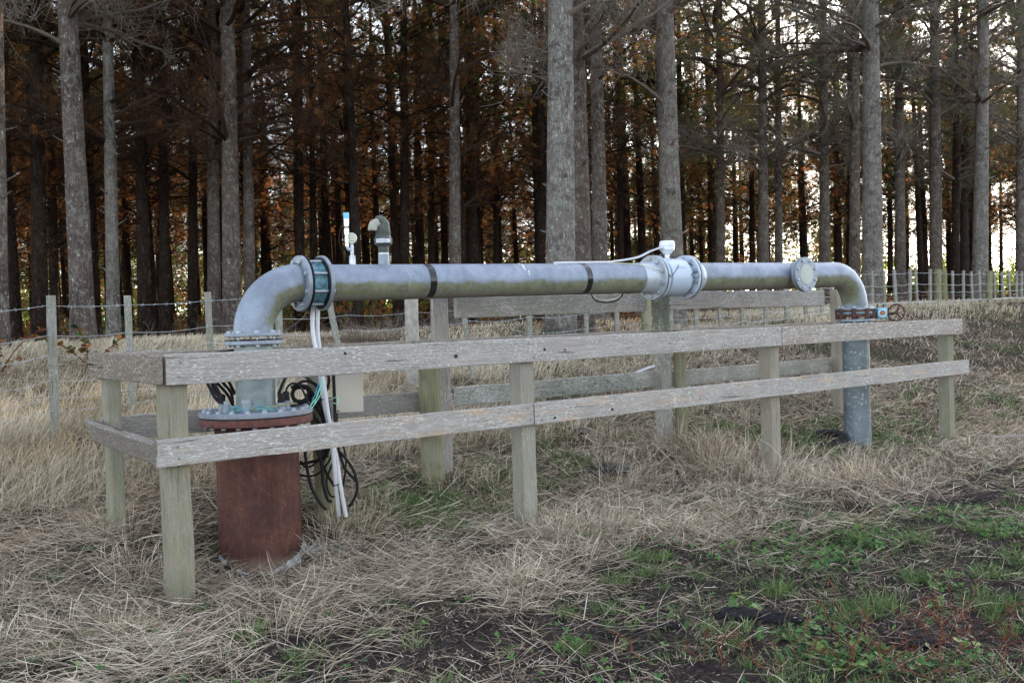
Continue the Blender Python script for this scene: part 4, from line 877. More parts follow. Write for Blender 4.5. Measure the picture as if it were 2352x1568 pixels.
# front and named trees: px of trunk centre near the ground, px at top of photo, width px, depth, bare height, bark, label
NT_ = [
    (-12, -22, 52, 13.6, 5.6, BARK_M, 'pine trunk cut by the left edge of the photo, pale with lichen'),
    (190, 152, 53, 16.4, 4.5, BARK_M, 'stout pine with rough scaly bark, leaning left, behind the wire fence at the left'),
    (259, 243, 31, 20.0, 3.6, BARK_L, 'slender pine blotched with pale lichen right of the stout leaning pine'),
    (330, 316, 30, 23.0, 4.0, BARK_D, 'dark brown pine between the lichen blotched pine and the twin trunks'),
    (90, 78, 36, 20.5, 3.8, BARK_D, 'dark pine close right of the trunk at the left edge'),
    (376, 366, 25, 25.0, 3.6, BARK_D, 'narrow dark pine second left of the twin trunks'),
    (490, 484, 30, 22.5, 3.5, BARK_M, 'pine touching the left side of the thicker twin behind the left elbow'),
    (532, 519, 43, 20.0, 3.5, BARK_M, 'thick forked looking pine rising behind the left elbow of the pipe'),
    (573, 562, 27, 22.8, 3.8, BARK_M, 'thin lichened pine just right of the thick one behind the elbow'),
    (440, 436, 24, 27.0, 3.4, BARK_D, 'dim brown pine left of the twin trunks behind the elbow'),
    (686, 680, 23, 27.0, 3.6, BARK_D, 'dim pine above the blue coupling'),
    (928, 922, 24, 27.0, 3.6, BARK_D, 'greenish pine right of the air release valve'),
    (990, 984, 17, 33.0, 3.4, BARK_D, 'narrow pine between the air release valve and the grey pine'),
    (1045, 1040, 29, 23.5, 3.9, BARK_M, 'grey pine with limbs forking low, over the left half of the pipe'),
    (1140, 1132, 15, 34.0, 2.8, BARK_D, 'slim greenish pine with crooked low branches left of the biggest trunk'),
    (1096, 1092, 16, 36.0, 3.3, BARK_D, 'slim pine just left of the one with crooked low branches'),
    (1286, 1284, 71, 15.4, 4.75, BARK_L, 'the biggest pale trunk, rising behind the middle of the pipe'),
    (1337, 1318, 52, 17.6, 4.4, BARK_M, 'rougher trunk half hidden behind the right side of the biggest one'),
    (1381, 1366, 37, 21.5, 3.9, BARK_M, 'brown grey pine right of the two biggest pale trunks'),
    (1242, 1238, 22, 30., 3.6, BARK_D, 'dark pine peeping out left of the biggest pale trunk'),
    (1548, 1524, 53, 19.6, 4.3, BARK_L, 'pale lichened pine behind the flow meter'),
    (1656, 1648, 23, 29.0, 3.7, BARK_M, 'thin pine right of the one behind the flow meter'),
    (1756, 1745, 26, 28.0, 3.8, BARK_M, 'lichened pine midway between flow meter and blind flange'),
    (1790, 1782, 20, 32.0, 3.7, BARK_M, 'thinner pine directly right of the one midway to the blind flange'),
    (1896, 1886, 26, 28.5, 3.9, BARK_M, 'straight pine rising behind the right bend, left of the pale pair'),
    (1964, 1960, 26, 26.0, 4.6, BARK_M, 'thinner left partner of the pale pair above the right elbow'),
    (2006, 1998, 47, 22.9, 5.0, BARK_L, 'thick pale pine above the right elbow with heavy limbs'),
    (2070, 2060, 25, 29.5, 4.3, BARK_M, 'pine right of the thick pale one, standing behind the fence wires'),
    (2152, 2142, 30, 29.0, 4.2, BARK_M, 'broken topped looking pine left of two close thin pines'),
    (2196, 2192, 19, 34.0, 3.8, BARK_D, 'left one of two close thin dark pines near the right edge'),
    (2216, 2212, 20, 35.5, 3.8, BARK_D, 'right one of two close thin dark pines near the right edge'),
    (2252, 2254, 36, 28.6, 4.9, BARK_L, 'pale straight pine nearest the right edge behind the round fence post'),
    (2346, 2340, 22, 32.0, 4.5, BARK_M, 'pine cut by the right edge of the photo'),
]
placed = []
for i, (pb, ptp, w, Y, h0, bk, lab) in enumerate(NT_):
    b = at(pb, 740, Y); g = gh(b.x, b.y); tp = at(ptp, 50, Y); lean = ((tp.x-b.x)/(tp.z-g), 0)
    pine('pine_tree', (b.x, b.y, g), w*Y/FPX*1.04, h0, lab, None, bk, 400+i, lean, detail=Y < 24, proto=(0, 2, 1, 3, 4)[i % 5], sweep=.03 if Y < 24 else .06, sc=1.05 if w > 40 else .95)
    placed.append((b.x, b.y))
# the rest of the plantation
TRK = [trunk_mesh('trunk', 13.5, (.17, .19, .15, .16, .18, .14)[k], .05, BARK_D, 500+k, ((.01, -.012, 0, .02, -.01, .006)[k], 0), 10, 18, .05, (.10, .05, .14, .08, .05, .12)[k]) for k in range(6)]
r = np.random.default_rng(12); grid = []
yy = 18.
while yy < 92:
    xx = -46+r.random()*2
    while xx < 46:
        x = xx+r.normal()*.45; y = yy+r.normal()*.5
        if edge_y(x)+(5.5 if abs(x/y) < .52 else 1.6) < y < back_y(x) and abs(x) < .60*y+9 and all((x-a)**2+(y-b)**2 > 2.4 for a, b in placed):
            grid.append((x, y))
        xx += 2.9+.045*max(0, yy-30)
    yy += 3.0+.03*max(0, yy-30)
r.shuffle(grid)
gaps = [(at(1120, 745, 14.2), 1.3), (at(2180, 830, 14.5), 1.1), (at(700, 760, 13.), 1.2)]   # openings in the canopy that let the low sun down to the grass
sa = math.sin(SUN_AZ); ca = math.cos(SUN_AZ)
def in_gap(x, y):
    for c, w in gaps:
        dx, dy = x-c.x, y-c.y; d = dx*sa+dy*ca
        if 12 < d < 34 and abs(dx*ca-dy*sa) < w: return True
    return False
grid = [q for q in grid if not in_gap(*q)]
print('interior pines', len(grid))
for i, (x, y) in enumerate(grid):
    vis = abs(x/y) < .55
    root = empty('pine_tree', (x, y, gh(x, y)), 'slim dark pine deep inside the plantation, one of the many in shade', 'tree', 'pines deep inside the plantation', rz=r.random()*6.28)
    s = .85+.35*r.random(); h0 = 2.4+1.5*r.random(); k = i % 6; low = y > 60 and x < 27 and r.random() < .85
    if low: h0 = .3+1.3*r.random()
    o = bpy.data.objects.new('trunk', TRK[k]); COL.objects.link(o); o.parent = root; o.scale = (s, s, 1)
    for j, nm in enumerate(('branches', 'foliage', 'dead_foliage')):
        o = bpy.data.objects.new(nm, CR[(i*3+1) % 5][3 if j == 1 and (x > 1+.12*y or low) else j]); COL.objects.link(o); o.parent = root
        if j == 0: o.material_slots[0].link = 'OBJECT'; o.material_slots[0].material = TWIG_SHADE
        o.location = (0, 0, h0); o.scale = (s*.9, s*.9, .9)
# ------------------------------------------------------------------ far edge: sunlit scrub and woodland beyond the plantation
def leaf_cloud(name, C, size, per, mat, label, kind, seed, sq=(1, 1, 1)):
    r = np.random.default_rng(seed); n = len(C)*per; c = np.repeat(C, per, 0); sz = np.repeat(size, per)
    off = r.normal(size=(n, 3)); off /= np.linalg.norm(off, axis=1, keepdims=True); off *= (r.random(n)**.45)[:, None]*sz[:, None]*np.array(sq); c = c+off
    a = r.normal(size=(n, 3)); a /= np.linalg.norm(a, axis=1, keepdims=True); b = np.cross(a, r.normal(size=(n, 3))); b /= np.linalg.norm(b, axis=1, keepdims=True)
    s = (sz*.13*(.6+.8*r.random(n)))[:, None]; V = np.stack([c-a*s, c+b*s*.6, c+a*s, c-b*s*.6], 1).reshape(-1, 3)
    t = np.clip(.5+np.repeat(r.normal(size=len(C))*.2, per)+r.normal(size=n)*.2, 0, 1)
    return np_mesh(name, V, np.arange(n*4).reshape(-1, 4), mat, False, np.repeat(t, 4))
r = np.random.default_rng(31); C = []; sz = []
for i in range(420):
    x = -70+r.random()*150; y = back_y(x)+9+r.random()*20+(18 if x > 36 else 0); hh = (13. if x < 36 else 7)*(.5+.6*r.random())
    for k in range(5): C.append((x+r.normal()*1.6, y+r.normal()*1.5, 1.6+hh*(k+.5)/5+r.normal()*.4)); sz.append(1.7*(1.1-.1*k))
o = put(bpy.data.objects.new('far_woodland', leaf_cloud('far_woodland', np.array(C), np.array(sz), 60, YELG, '', '', 32))); tag(o, 'sunlit yellow green woodland beyond the plantation', kind='stuff')
C = []; sz = []; r = np.random.default_rng(33)
while len(C) < 520:
    x = r.uniform(-40, 45); y = r.uniform(24, 82)
    if edge_y(x)+9 < y < back_y(x)+6 and vnoise(np.array([x*.25]), np.array([y*.25]), 9)[0] > .45: C.append((x, y, gh(x, y)+.2+r.random()*.45)); sz.append(.35+.5*r.random())
o = put(bpy.data.objects.new('undergrowth', leaf_cloud('undergrowth', np.array(C), np.array(sz), 110, LEAFY, '', '', 34, (1, 1, .7)))); tag(o, 'low leafy undergrowth among the deep pines', kind='stuff')
# dead twiggy scrub and fallen branches inside the plantation
N = 2600; x = r.uniform(-32, 32, N); y = r.uniform(17, 60, N); m = y > edge_y(x)+.8; x, y = x[m], y[m]; n = len(x); z = height(x, y, False)
L = .25+.7*r.random(n); az = r.random(n)*6.28; el = r.random(n)**2*1.0; s = np.linspace(0, 1, 5)
P = np.stack([x, y, z], -1)[:, None]+np.stack([np.cos(az)*np.cos(el), np.sin(az)*np.cos(el), np.sin(el)], -1)[:, None]*(L[:, None]*s)[:, :, None]+r.normal(size=(n, 5, 3))*.03
v, f = tubes_np(P, np.full((n, 5), .008), 3)
P2, R2 = grow(r, P, np.full((n, 5), .008), 6, .1, .4, .6, .3, 4, .005); v2, f2 = tubes_np(P2, R2, 3)
o = put(bpy.data.objects.new('fallen_twigs', np_mesh('fallen_twigs', np.concatenate([v, v2]), np.concatenate([f, f2+len(v)]), TWIG, False, np.random.default_rng(2).random(len(v)+len(v2))*.8))); tag(o, 'fallen dead twigs on the forest floor', kind='stuff')
# ------------------------------------------------------------------ grasses
def blades(name, x, y, H, tilt, az, bend, w, tint, mat, label, K=4, zoff=0., curl=.0, micro=True, seed=1):
    """ribbon blades: base x,y; length H; tilt from vertical; bend adds tilt along the blade"""
    r = np.random.default_rng(seed); n = len(x); z = height(x, y, micro)+zoff; s = np.linspace(0, 1, K); P = np.zeros((n, K, 3)); P[:, 0] = np.stack([x, y, z], -1)
    t = tilt[:, None]+bend[:, None]*s[None]; A = az[:, None]+(r.normal(size=n)*curl)[:, None]*s[None]
    dl = (H/(K-1))[:, None]; dx = np.sin(t)*np.cos(A)*dl; dy = np.sin(t)*np.sin(A)*dl; dz = np.cos(t)*dl
    for k in range(1, K): P[:, k, 0] = P[:, k-1, 0]+dx[:, k-1]; P[:, k, 1] = P[:, k-1, 1]+dy[:, k-1]; P[:, k, 2] = P[:, k-1, 2]+dz[:, k-1]
    gz = height(P[:, -1, 0], P[:, -1, 1], micro); fl = np.maximum(0, gz+.004-P[:, -1, 2]); P[:, :, 2] += fl[:, None]*s[None]
    fa = az+np.pi/2+r.normal(size=n)*.6; side = np.stack([np.cos(fa), np.sin(fa), r.normal(size=n)*.5], -1); side /= np.linalg.norm(side, axis=1, keepdims=True)
    wd_ = w[:, None]*np.array([.9]+[1.]*(K-2)+[.15])[None]*.5
    V = np.stack([P-side[:, None]*wd_[:, :, None], P+side[:, None]*wd_[:, :, None]], 2)   # n,K,2,3
    ix = np.arange(n*K*2).reshape(n, K, 2); F = np.stack([ix[:, :-1, 0], ix[:, :-1, 1], ix[:, 1:, 1], ix[:, 1:, 0]], -1).reshape(-1, 4)
    me = np_mesh(name, V.reshape(-1, 3), F, mat, False, np.repeat(np.clip(tint, 0, 1), K*2)); o = put(bpy.data.objects.new(name, me)); return tag(o, label, kind='stuff')
def scatter(n, y0, y1, seed, pw=1.6, margin=.60):
    """points inside the wedge the photo shows, denser towards the camera"""
    n = int(n*1.12); r = np.random.default_rng(seed); y = y0*(y1/y0)**(r.random(n)**(1/pw) if pw != 1 else r.random(n)); x = (r.random(n)*2-1)*(margin*y+.5); return r, x, y
def keep(m, *a): return [q[m] for q in a]
def wpx(y, a, b): return np.maximum(a, y*b)
# straw lying flat
r, x, y = scatter(250000, 3.75, 16, 41, 1.0); p, a = pa(x, y)
dn = fbm(x*1.1, y*1.1, 51); dn2 = fbm(x*3.5, y*3.5, 52)
lowr = sst(-.2, 1.2, x)*sst(-1.8, -2.6, p)
dens = np.clip(sst(-1.75, -.35, p+(dn-.5)*2.0)*.80+.26, 0, 1)*sst(.34, .62, dn2+.10*sst(-1.3, -.5, p))*(1-.50*lowr)
dens *= 1-.97*np.exp(-((x+1.80)**2+(y-5.30)**2)/.07); dens *= .36+.64*sst(4.35, 5.3, y+(dn-.5)*1.4)
dens *= 1-.75*sst(.25, .8, p)*sst(.9, .5, p)*0
dens *= 1-.85*np.exp(-((x+1.70)**2/.16+(y-6.28)**2/.06)); m = r.random(len(x)) < dens; cas_d = np.hypot(x-RZ.x, y-RZ.y); m &= (cas_d > .29); x, y, dn, p = keep(m, x, y, dn, p); n = len(x); print('straw', n)
flow = 1.6*(fbm(x*.7, y*.7, 61)-.5)+.15; az = np.where(r.random(n) < .62, flow+r.normal(size=n)*.5+np.pi*(r.random(n) < .5), r.random(n)*6.28)
L = .06+.22*r.random(n)**1.4; tilt = R(84)-np.abs(r.normal(size=n))*.22; tt = .46+r.normal(size=n)*.22+(dn-.5)*.4+.08*sst(-1.5, -.5, p)
up_ = r.random(n)**3*.055*sst(-1.6, -.6, p)
sel = r.random(n) < .72; x, y, L, tilt, az, tt, up_ = keep(sel, x, y, L, tilt, az, tt, up_); n = len(x)
blades('straw', x, y, L, tilt, az, r.normal(size=n)*.30+.15, wpx(y, .0034, .00058)*(.6+.7*r.random(n)), tt, STRAW, 'flattened dry straw lying over the soil', 4, up_, .5, True, 5)
r, x, y = scatter(60000, 3.75, 9, 43, 1.0); p, a = pa(x, y); m = r.random(len(x)) < .75*sst(.3, .5, fbm(x*2.2, y*2.2, 44)); m &= np.hypot(x-RZ.x, y-RZ.y) > .29; x, y = keep(m, x, y); n = len(x)
blades('straw_bits', x, y, .015+.045*r.random(n), R(85)-np.abs(r.normal(size=n))*.3, r.random(n)*6.28, r.normal(size=n)*.3, .0022+.0016*r.random(n), .38+r.normal(size=n)*.25, STRAW, 'short broken bits of straw on the soil', 3, r.random(n)*.004, .4, True, 45)
# tussocks of standing dry grass
def tussocks(name, pts, per, H, mat, label, seed, spread=.13, wmin=.0030, tmean=.6, tl=1.25):
    r = np.random.default_rng(seed); pts = np.array(pts, dtype=float); n = len(pts)*per; q = np.repeat(np.arange(len(pts)), per)
    x = pts[q, 0]+r.normal(size=n)*spread*pts[q, 2]; y = pts[q, 1]+r.normal(size=n)*spread*pts[q, 2]; az = np.arctan2(y-pts[q, 1], x-pts[q, 0])+r.normal(size=n)*.7
    blades(name, x, y, H*pts[q, 2]*(.45+.75*r.random(n)), np.abs(r.normal(size=n))*tl*.6+.08, az, .35+r.random(n)*1.1, wpx(y, wmin, .0005)*(.6+.7*r.random(n)), tmean+r.normal(size=n)*.2+np.repeat(r.normal(size=len(pts))*.12, per), mat, label, 5, 0, .5, True, seed)
r, x, y = scatter(900, 4.6, 13, 71, 1.); p, a = pa(x, y); m = (p > -1.1) & (p < 2.2) & (fbm(x*1.1, y*1.1, 51) > .42) & (np.hypot(x-RZ.x, y-RZ.y) > .45) & (r.random(len(x)) < .16) & (np.hypot(x+1.8, y-5.3) > .45); pts = [(a_, b_, .6+.6*r.random()) for a_, b_ in zip(x[m], y[m])]
for (px, py, Yg, s_) in ((250, 1265, 6.4, 1.3), (300, 1330, 5.9, 1.1), (770, 1190, 6.85, 1.0), (760, 1170, 6.9, 1.), (1260, 1230, 6.9, 1.1), (1300, 1215, 7., 1.2), (1350, 1230, 6.95, 1.), (1640, 1010, 9.2, 2.0), (1600, 1000, 9.4, 2.0), (1690, 990, 9.4, 1.9), (1735, 1000, 9.3, 1.8), (1560, 1000, 9.6, 1.7), (1700, 1030, 9.0, 1.8), (1790, 1070, 8.7, 1.2), (1870, 1070, 8.7, 1.1), (1950, 1050, 9.0, 1.1), (2050, 1060, 8.9, 1.1), (1420, 1060, 8.4, 1.2), (1380, 1050, 8.5, 1.2)):
    b = at(px, py, Yg)
    for k in range(3): pts.append((b.x+random.gauss(0, .08), b.y+random.gauss(0, .08), s_*(.8+.4*random.random())))
tussocks('dry_tussocks', pts, 72, .20, STRAW, 'dry grass tussocks standing by the railing posts', 72, .11, .003, .60, .9)
# long pale grass on the bank up to and past the fence
r, x, y = scatter(300000, 6.2, 34, 81, 1.); p, a = pa(x, y); pf = np.interp(a, [-8, 0, 5, 8.6, 18, 26, 60], [3.4, 4.0, 5.0, 5.6, 6.5, 6.8, 7])
left = sst(7.5, 2.5, a); dn = fbm(x*.8, y*.8, 82); dd = sst(1.65, 2.3, p)*left*.9+sst(-.9, .3, p-pf)+.45*sst(-2.0, -.5, p-pf)*(1-left)
dd *= sst(5.0, 2.2, y-edge_y(x))*sst(.25, .42, dn+.10*left); m = (r.random(len(x)) < dd*np.clip(y/15, .55, 1)); x, y, p, dn, left = keep(m, x, y, p, dn, left); n = len(x); print('long grass', n)
az = .1+r.normal(size=n)*.9+(dn-.5)*3; Hh = (.13+.22*r.random(n))*(.75+.5*dn)*(.60+.40*left)*(1-.35*sst(-.3, 1.5, p-np.interp(pa(x, y)[1], [-8, 0, 5, 8.6, 18, 26, 60], [3.4, 4.0, 5.0, 5.6, 6.5, 6.8, 7])))
blades('long_grass', x, y, Hh, np.abs(r.normal(size=n))*.42, az, .25+r.random(n)*1.15, wpx(y, .0028, .00042)*(.55+.75*r.random(n)), .52+r.normal(size=n)*.2+(dn-.5)*.6, LONGG, 'long pale dry grass on the bank along the wire fence', 5, 0, .5, True, 83)
# grazed mixed turf on the right and between railing and fence
r, x, y = scatter(230000, 6.5, 36, 91, 1.); p, a = pa(x, y); pf = np.interp(a, [-8, 0, 5, 8.6, 18, 26, 60], [3.4, 4.0, 5.0, 5.6, 6.5, 6.8, 7])
m = (p > -1.2) & (p < pf+1) & (a > 2.5) & (r.random(len(x)) < .35+.6*sst(.35, .6, fbm(x*.9, y*.9, 92))); x, y, a, p = keep(m, x, y, a, p); n = len(x); gz_ = sst(.47, .60, fbm(x*.7+3, y*.7, 93)); isg = r.random(n) < gz_*.75
def turf(mk, nm, mat, lab, H, sd_): 
    xx, yy_ = x[mk], y[mk]; k = len(xx); q = np.random.default_rng(sd_); blades(nm, xx, yy_, H*(.5+q.random(k)), np.abs(q.normal(size=k))*.7+.25, q.random(k)*6.28, .3+q.random(k)*.9, wpx(yy_, .0028, .00048)*(.6+.7*q.random(k)), .5+q.normal(size=k)*.22, mat, lab, 4, 0, .4, True, sd_)
turf(isg, 'pasture_grass', GREENG, 'short green pasture grass between railing and fence', .075, 94); turf(~isg, 'pasture_straw', STRAW, 'short faded grass between railing and fence', .10, 95)
# green blades: patches named by where the photo shows them
gp = []
def patch(px, py, Y, rad, k, s_=1.):
    b = at(px, py, Y)
    for i in range(k): gp.append((b.x+random.gauss(0, rad), b.y+random.gauss(0, rad*.6), s_*(.6+.7*random.random())))
for q in ((950, 1140, 7.3, .42, 60, .9), (870, 1165, 7.1, .25, 26, .9), (1040, 1130, 7.5, .25, 26, .9), (1160, 1090, 8.1, .35, 26, .8), (1340, 1030, 8.7, .15, 12, 1.5), (1130, 1060, 8.3, .3, 12, .8), (1820, 960, 10.3, .5, 40, 1.2), (1700, 960, 10.2, .5, 20, 1.1), (2090, 930, 11.5, .8, 50, 1.), (1900, 990, 10.4, .35, 18, 1.0), (2010, 960, 10.9, .4, 26, 1.2), (2280, 880, 13., 1.2, 50, 1.), (1400, 960, 10., .6, 26, .9), (700, 1100, 7.6, .5, 14, .6)): patch(*q)
for (px, py, s_) in ((2030, 1400, 1.3), (1930, 1430, 1.1), (2000, 1410, 1.2), (2100, 1330, 1.1), (1790, 1360, 1.0), (1780, 1370, 1.0), (1490, 1325, .9), (1455, 1290, .9), (1505, 1290, .9), (1410, 1345, .9), (1390, 1400, .9), (1310, 1410, .8), (575, 1470, .8), (2280, 1325, 1.), (1810, 1220, .9), (2110, 1250, 1.), (1970, 1250, 1.), (2330, 1290, 1.), (560, 1475, .7), (1350, 1245, .8), (2250, 1230, .9), (2300, 1400, 1.2), (1330, 1500, .9), (690, 1520, .7), (470, 1400, .5)):
    z_ = 1.48*FPX/(py-705-.03*(2352-px)); b = at(px, py, z_)
    for i in range(3): gp.append((b.x+random.gauss(0, .03), b.y+random.gauss(0, .03), s_*(.7+.5*random.random())))
r, x, y = scatter(2600, 3.75, 8.5, 96, 1.); p, a = pa(x, y); m = (r.random(len(x)) < sst(.1, 2.2, x)*sst(-1.3, -2.1, p)*sst(.46, .64, fbm(x*1.6, y*1.6, 97))*.34+.03); gp += [(a_, b_, .35+.5*r.random()) for a_, b_ in zip(x[m], y[m])]
tussocks('green_grass', gp, 38, .095, GREENG, 'fresh green grass tufts', 98, .035, .0030, .55, .6)
# clover and small broad leaves
def leaves(name, x, y, zz, s, mat, tint, label, seed, tri=True):
    r = np.random.default_rng(seed); n = len(x); z = height(x, y)+zz; V = []; az = r.random(n)*6.28; tl = r.normal(size=(n, 2))*.45; vs = []; ks = 3 if tri else 1; fs = []
    for k in range(ks):
        A = az+k*2.09; d = np.stack([np.cos(A), np.sin(A), tl[:, 0]*np.cos(A)+tl[:, 1]*np.sin(A)+.25], -1); e = np.stack([-np.sin(A), np.cos(A), -tl[:, 0]*np.sin(A)+tl[:, 1]*np.cos(A)], -1)
        o_ = np.stack([x, y, z], -1); w = .5 if tri else .3; S_ = s[:, None]
        vs.append(np.stack([o_, o_+(d*.45-e*w)*S_, o_+(d*.95-e*w*.75)*S_, o_+d*S_*(1.0 if tri else 1.3), o_+(d*.95+e*w*.75)*S_, o_+(d*.45+e*w)*S_], 1))
    V = np.concatenate(vs).reshape(-1, 3); F = np.arange(len(V)).reshape(-1, 6); me = np_mesh(name, V, F, mat, False, np.repeat(np.tile(np.clip(tint, 0, 1), ks), 6)); return tag(put(bpy.data.objects.new(name, me)), label, kind='stuff')
r, x, y = scatter(60000, 3.75, 9.5, 101, 1.); p, a = pa(x, y); cn = fbm(x*2.2, y*2.2, 102); zone = sst(.0, 1.8, x)*sst(-1.2, -1.9, p)+.9*np.exp(-((x+.7)**2/.5+(y-7.25)**2/.12))+.10
m = r.random(len(x)) < zone*sst(.52, .66, cn)*.50; x, y = keep(m, x, y); n = len(x); print('clover', n)
leaves('clover', x, y, .006+r.random(n)**1.5*.05, .009+.010*r.random(n), CLOVER, .5+r.normal(size=n)*.25, 'patches of clover leaves low on the soil', 103)
r, x, y = scatter(7000, 3.75, 7.0, 105, 1.); p, a = pa(x, y); m = r.random(len(x)) < sst(.2, 1.6, x)*sst(-1.6, -2.2, p)*.13*sst(.45, .62, fbm(x*1.7, y*1.7, 106)); x, y = keep(m, x, y); n = len(x)
leaves('broad_weeds', x, y, .01+r.random(n)*.06, .016+.022*r.random(n), CLOVER, .55+r.normal(size=n)*.25, 'small broad leaved weeds at the lower right', 107, False)
r, x, y = scatter(90000, 3.75, 9.5, 121, 1.); p, a = pa(x, y); m = r.random(len(x)) < (sst(.0, 1.6, x)*sst(-1.0, -1.7, p)*.38+.05)*sst(.42, .60, fbm(x*1.3+5, y*1.3, 122)); x, y = keep(m, x, y); n = len(x); print('thin green', n)
blades('thin_green_grass', x, y, .02+.05*r.random(n), np.abs(r.normal(size=n))*.7+.3, r.random(n)*6.28, .3+r.random(n), .0024+.0016*r.random(n), .45+r.normal(size=n)*.25, GREENG, 'thin short green grass coming up through soil and straw', 4, 0, .4, True, 123)
# red stemmed weeds lower right
r = np.random.default_rng(109); n = 85; px = 1480+r.random(n)*870; py = 1390+r.random(n)*190; keep_ = (px-1480)/870+(py-1390)/190 > .75; px, py = px[keep_], py[keep_]; Yg = 1.48*FPX/(py-705-.03*(2352-px)); B = np.array([at(a_, b_, c_) for a_, b_, c_ in zip(px, py, Yg)]); n = len(B)
az = r.random(n)*6.28; s = np.linspace(0, 1, 6); L = .10+.15*r.random(n); el = .3+r.random(n)*1.0
P = np.stack([B[:, 0], B[:, 1], height(B[:, 0], B[:, 1])], -1)[:, None]+np.stack([np.cos(az)*np.cos(el), np.sin(az)*np.cos(el), np.sin(el)], -1)[:, None]*(L[:, None]*s)[:, :, None]; P[:, :, :2] += r.normal(size=(n, 6, 2))*.012
v, f = tubes_np(P, np.full((n, 6), .0022), 4); P2, R2 = grow(r, P, np.full((n, 6), .002), 5, .03, .10, .5, .2, 4, .0015, .2, .2); v2, f2 = tubes_np(P2, R2, 3)
tag(put(bpy.data.objects.new('red_stemmed_weeds', np_mesh('red_stemmed_weeds', np.concatenate([v, v2]), np.concatenate([f, f2+len(v)]), REDW, False, np.random.default_rng(3).random(len(v)+len(v2))))), 'sprawling weeds with thin red stems', kind='stuff')
# fine crumbs of soil
r, x, y = scatter(26000, 3.75, 8, 111, 1.); p, a = pa(x, y); m = r.random(len(x)) < sst(-.6, -1.6, p)*.8+.15; x, y = keep(m, x, y); n = len(x); s = (.003+.010*r.random(n)**3)[:, None]; c = np.stack([x, y, height(x, y)], -1)
oc = np.array([[1, 0, 0], [-1, 0, 0], [0, 1, 0], [0, -1, 0], [0, 0, 1], [0, 0, -.6]]); V = c[:, None]+oc[None]*s[:, None]*(.6+.7*r.random((n, 6, 1))); fo = np.array([[0, 2, 4], [2, 1, 4], [1, 3, 4], [3, 0, 4], [2, 0, 5], [1, 2, 5], [3, 1, 5], [0, 3, 5]])
tag(put(bpy.data.objects.new('soil_crumbs', np_mesh('soil_crumbs', V.reshape(-1, 3), (np.arange(n)[:, None, None]*6+fo[None]).reshape(-1, 3), GROUND, False, np.zeros(n*6)))), 'loose crumbs of dark soil', kind='stuff')
# ------------------------------------------------------------------ bits and pieces lying about
def ground_at(px, py, Y): b = at(px, py, Y); return Vector((b.x, b.y, gh(b.x, b.y)))
def px_ground(px, py):
    """walk along the view ray until it meets the ground"""
    Y = 3.5
    while Y < 60:
        b = at(px, py, Y)
        if b.z < gh(b.x, b.y): return Vector((b.x, b.y, gh(b.x, b.y)))
        Y += .02
    return ground_at(px, py, Y)
def lumpy(name, c, rx, ry, rz_, mat, label, cat, seed, rot=0., group=None):
    nth, nph = 26, 10; vs = []; fs = []
    for i in range(nph+1):
        ph = math.pi*.55*i/nph
        for j in range(nth):
            th = 2*math.pi*j/nth; k = 1+.5*(fbm(np.array([math.cos(th)*1.6+seed]), np.array([math.sin(th)*1.6+i*.35]), seed)[0]-.5)+.12*math.sin(j*2.9+i)
            x, y, z = math.sin(ph)*math.cos(th)*rx*k, math.sin(ph)*math.sin(th)*ry*k, math.cos(ph)*rz_*(.7+.6*(k-.7))
            vs.append((c.x+x*math.cos(rot)-y*math.sin(rot), c.y+x*math.sin(rot)+y*math.cos(rot), c.z+z))
    fs = [(i*nth+j, i*nth+(j+1) % nth, (i+1)*nth+(j+1) % nth, (i+1)*nth+j) for i in range(nph) for j in range(nth)]
    o = MB().add(vs, fs).build(name, mat, None, True, 60); return tag(o, label, cat, group)
lumpy('dung_pat', px_ground(1690, 1415), .125, .08, .045, DUNG, 'black dung pat just under the big dock leaves', 'dung', 3, .1)
lumpy('dung_pat', px_ground(1785, 1425), .12, .075, .04, DUNG, 'black dung pat right of the one under the dock leaves', 'dung', 5, -.3)
lumpy('dung_pat', px_ground(2105, 1478), .11, .07, .03, DUNG, 'flat black dung pat among the weeds at the lower right', 'dung', 7, -.2)
lumpy('dung_pat', px_ground(1535, 1440), .07, .05, .02, DUNG, 'small black dung pat left of the dock plant', 'dung', 9, .3)
BF = plain('black_film', (.010, .010, .012), .35, 0, .4, 25)
for (px, py, a_, b_, h_, l, sd_) in ((1385, 1088, .26, .15, .10, 'torn black plastic bundle half hidden in straw behind the middle post', 12), (880, 1057, .30, .09, .035, 'thin strip of black plastic behind the round post', 14), (1335, 995, .13, .08, .06, 'small scrap of black plastic in the grass behind the lower rail', 16)):
    lumpy('black_plastic', px_ground(px, py), a_, b_, h_, BF, l, 'plastic', sd_, .4)
# half buried tyre
tc = px_ground(1906, 1026)+Vector((0, .06, .02)); tn = Vector((-.15, -.35, .93)).normalized(); mb = MB()
prof = [(-.085, .12), (-.09, .16), (-.08, .185), (-.05, .197), (-.045, .190), (-.035, .190), (-.03, .199), (-.005, .199), (0, .192), (.01, .199), (.035, .199), (.04, .191), (.05, .191), (.055, .197), (.08, .185), (.09, .16), (.085, .12), (.0, .115), (-.085, .12)]
ty = MB().lathe(tc, tn, prof, 44).build('tyre', TYRE, None, True, 30); tag(ty, 'small black tyre half buried in grass left of the right riser', 'tyre')
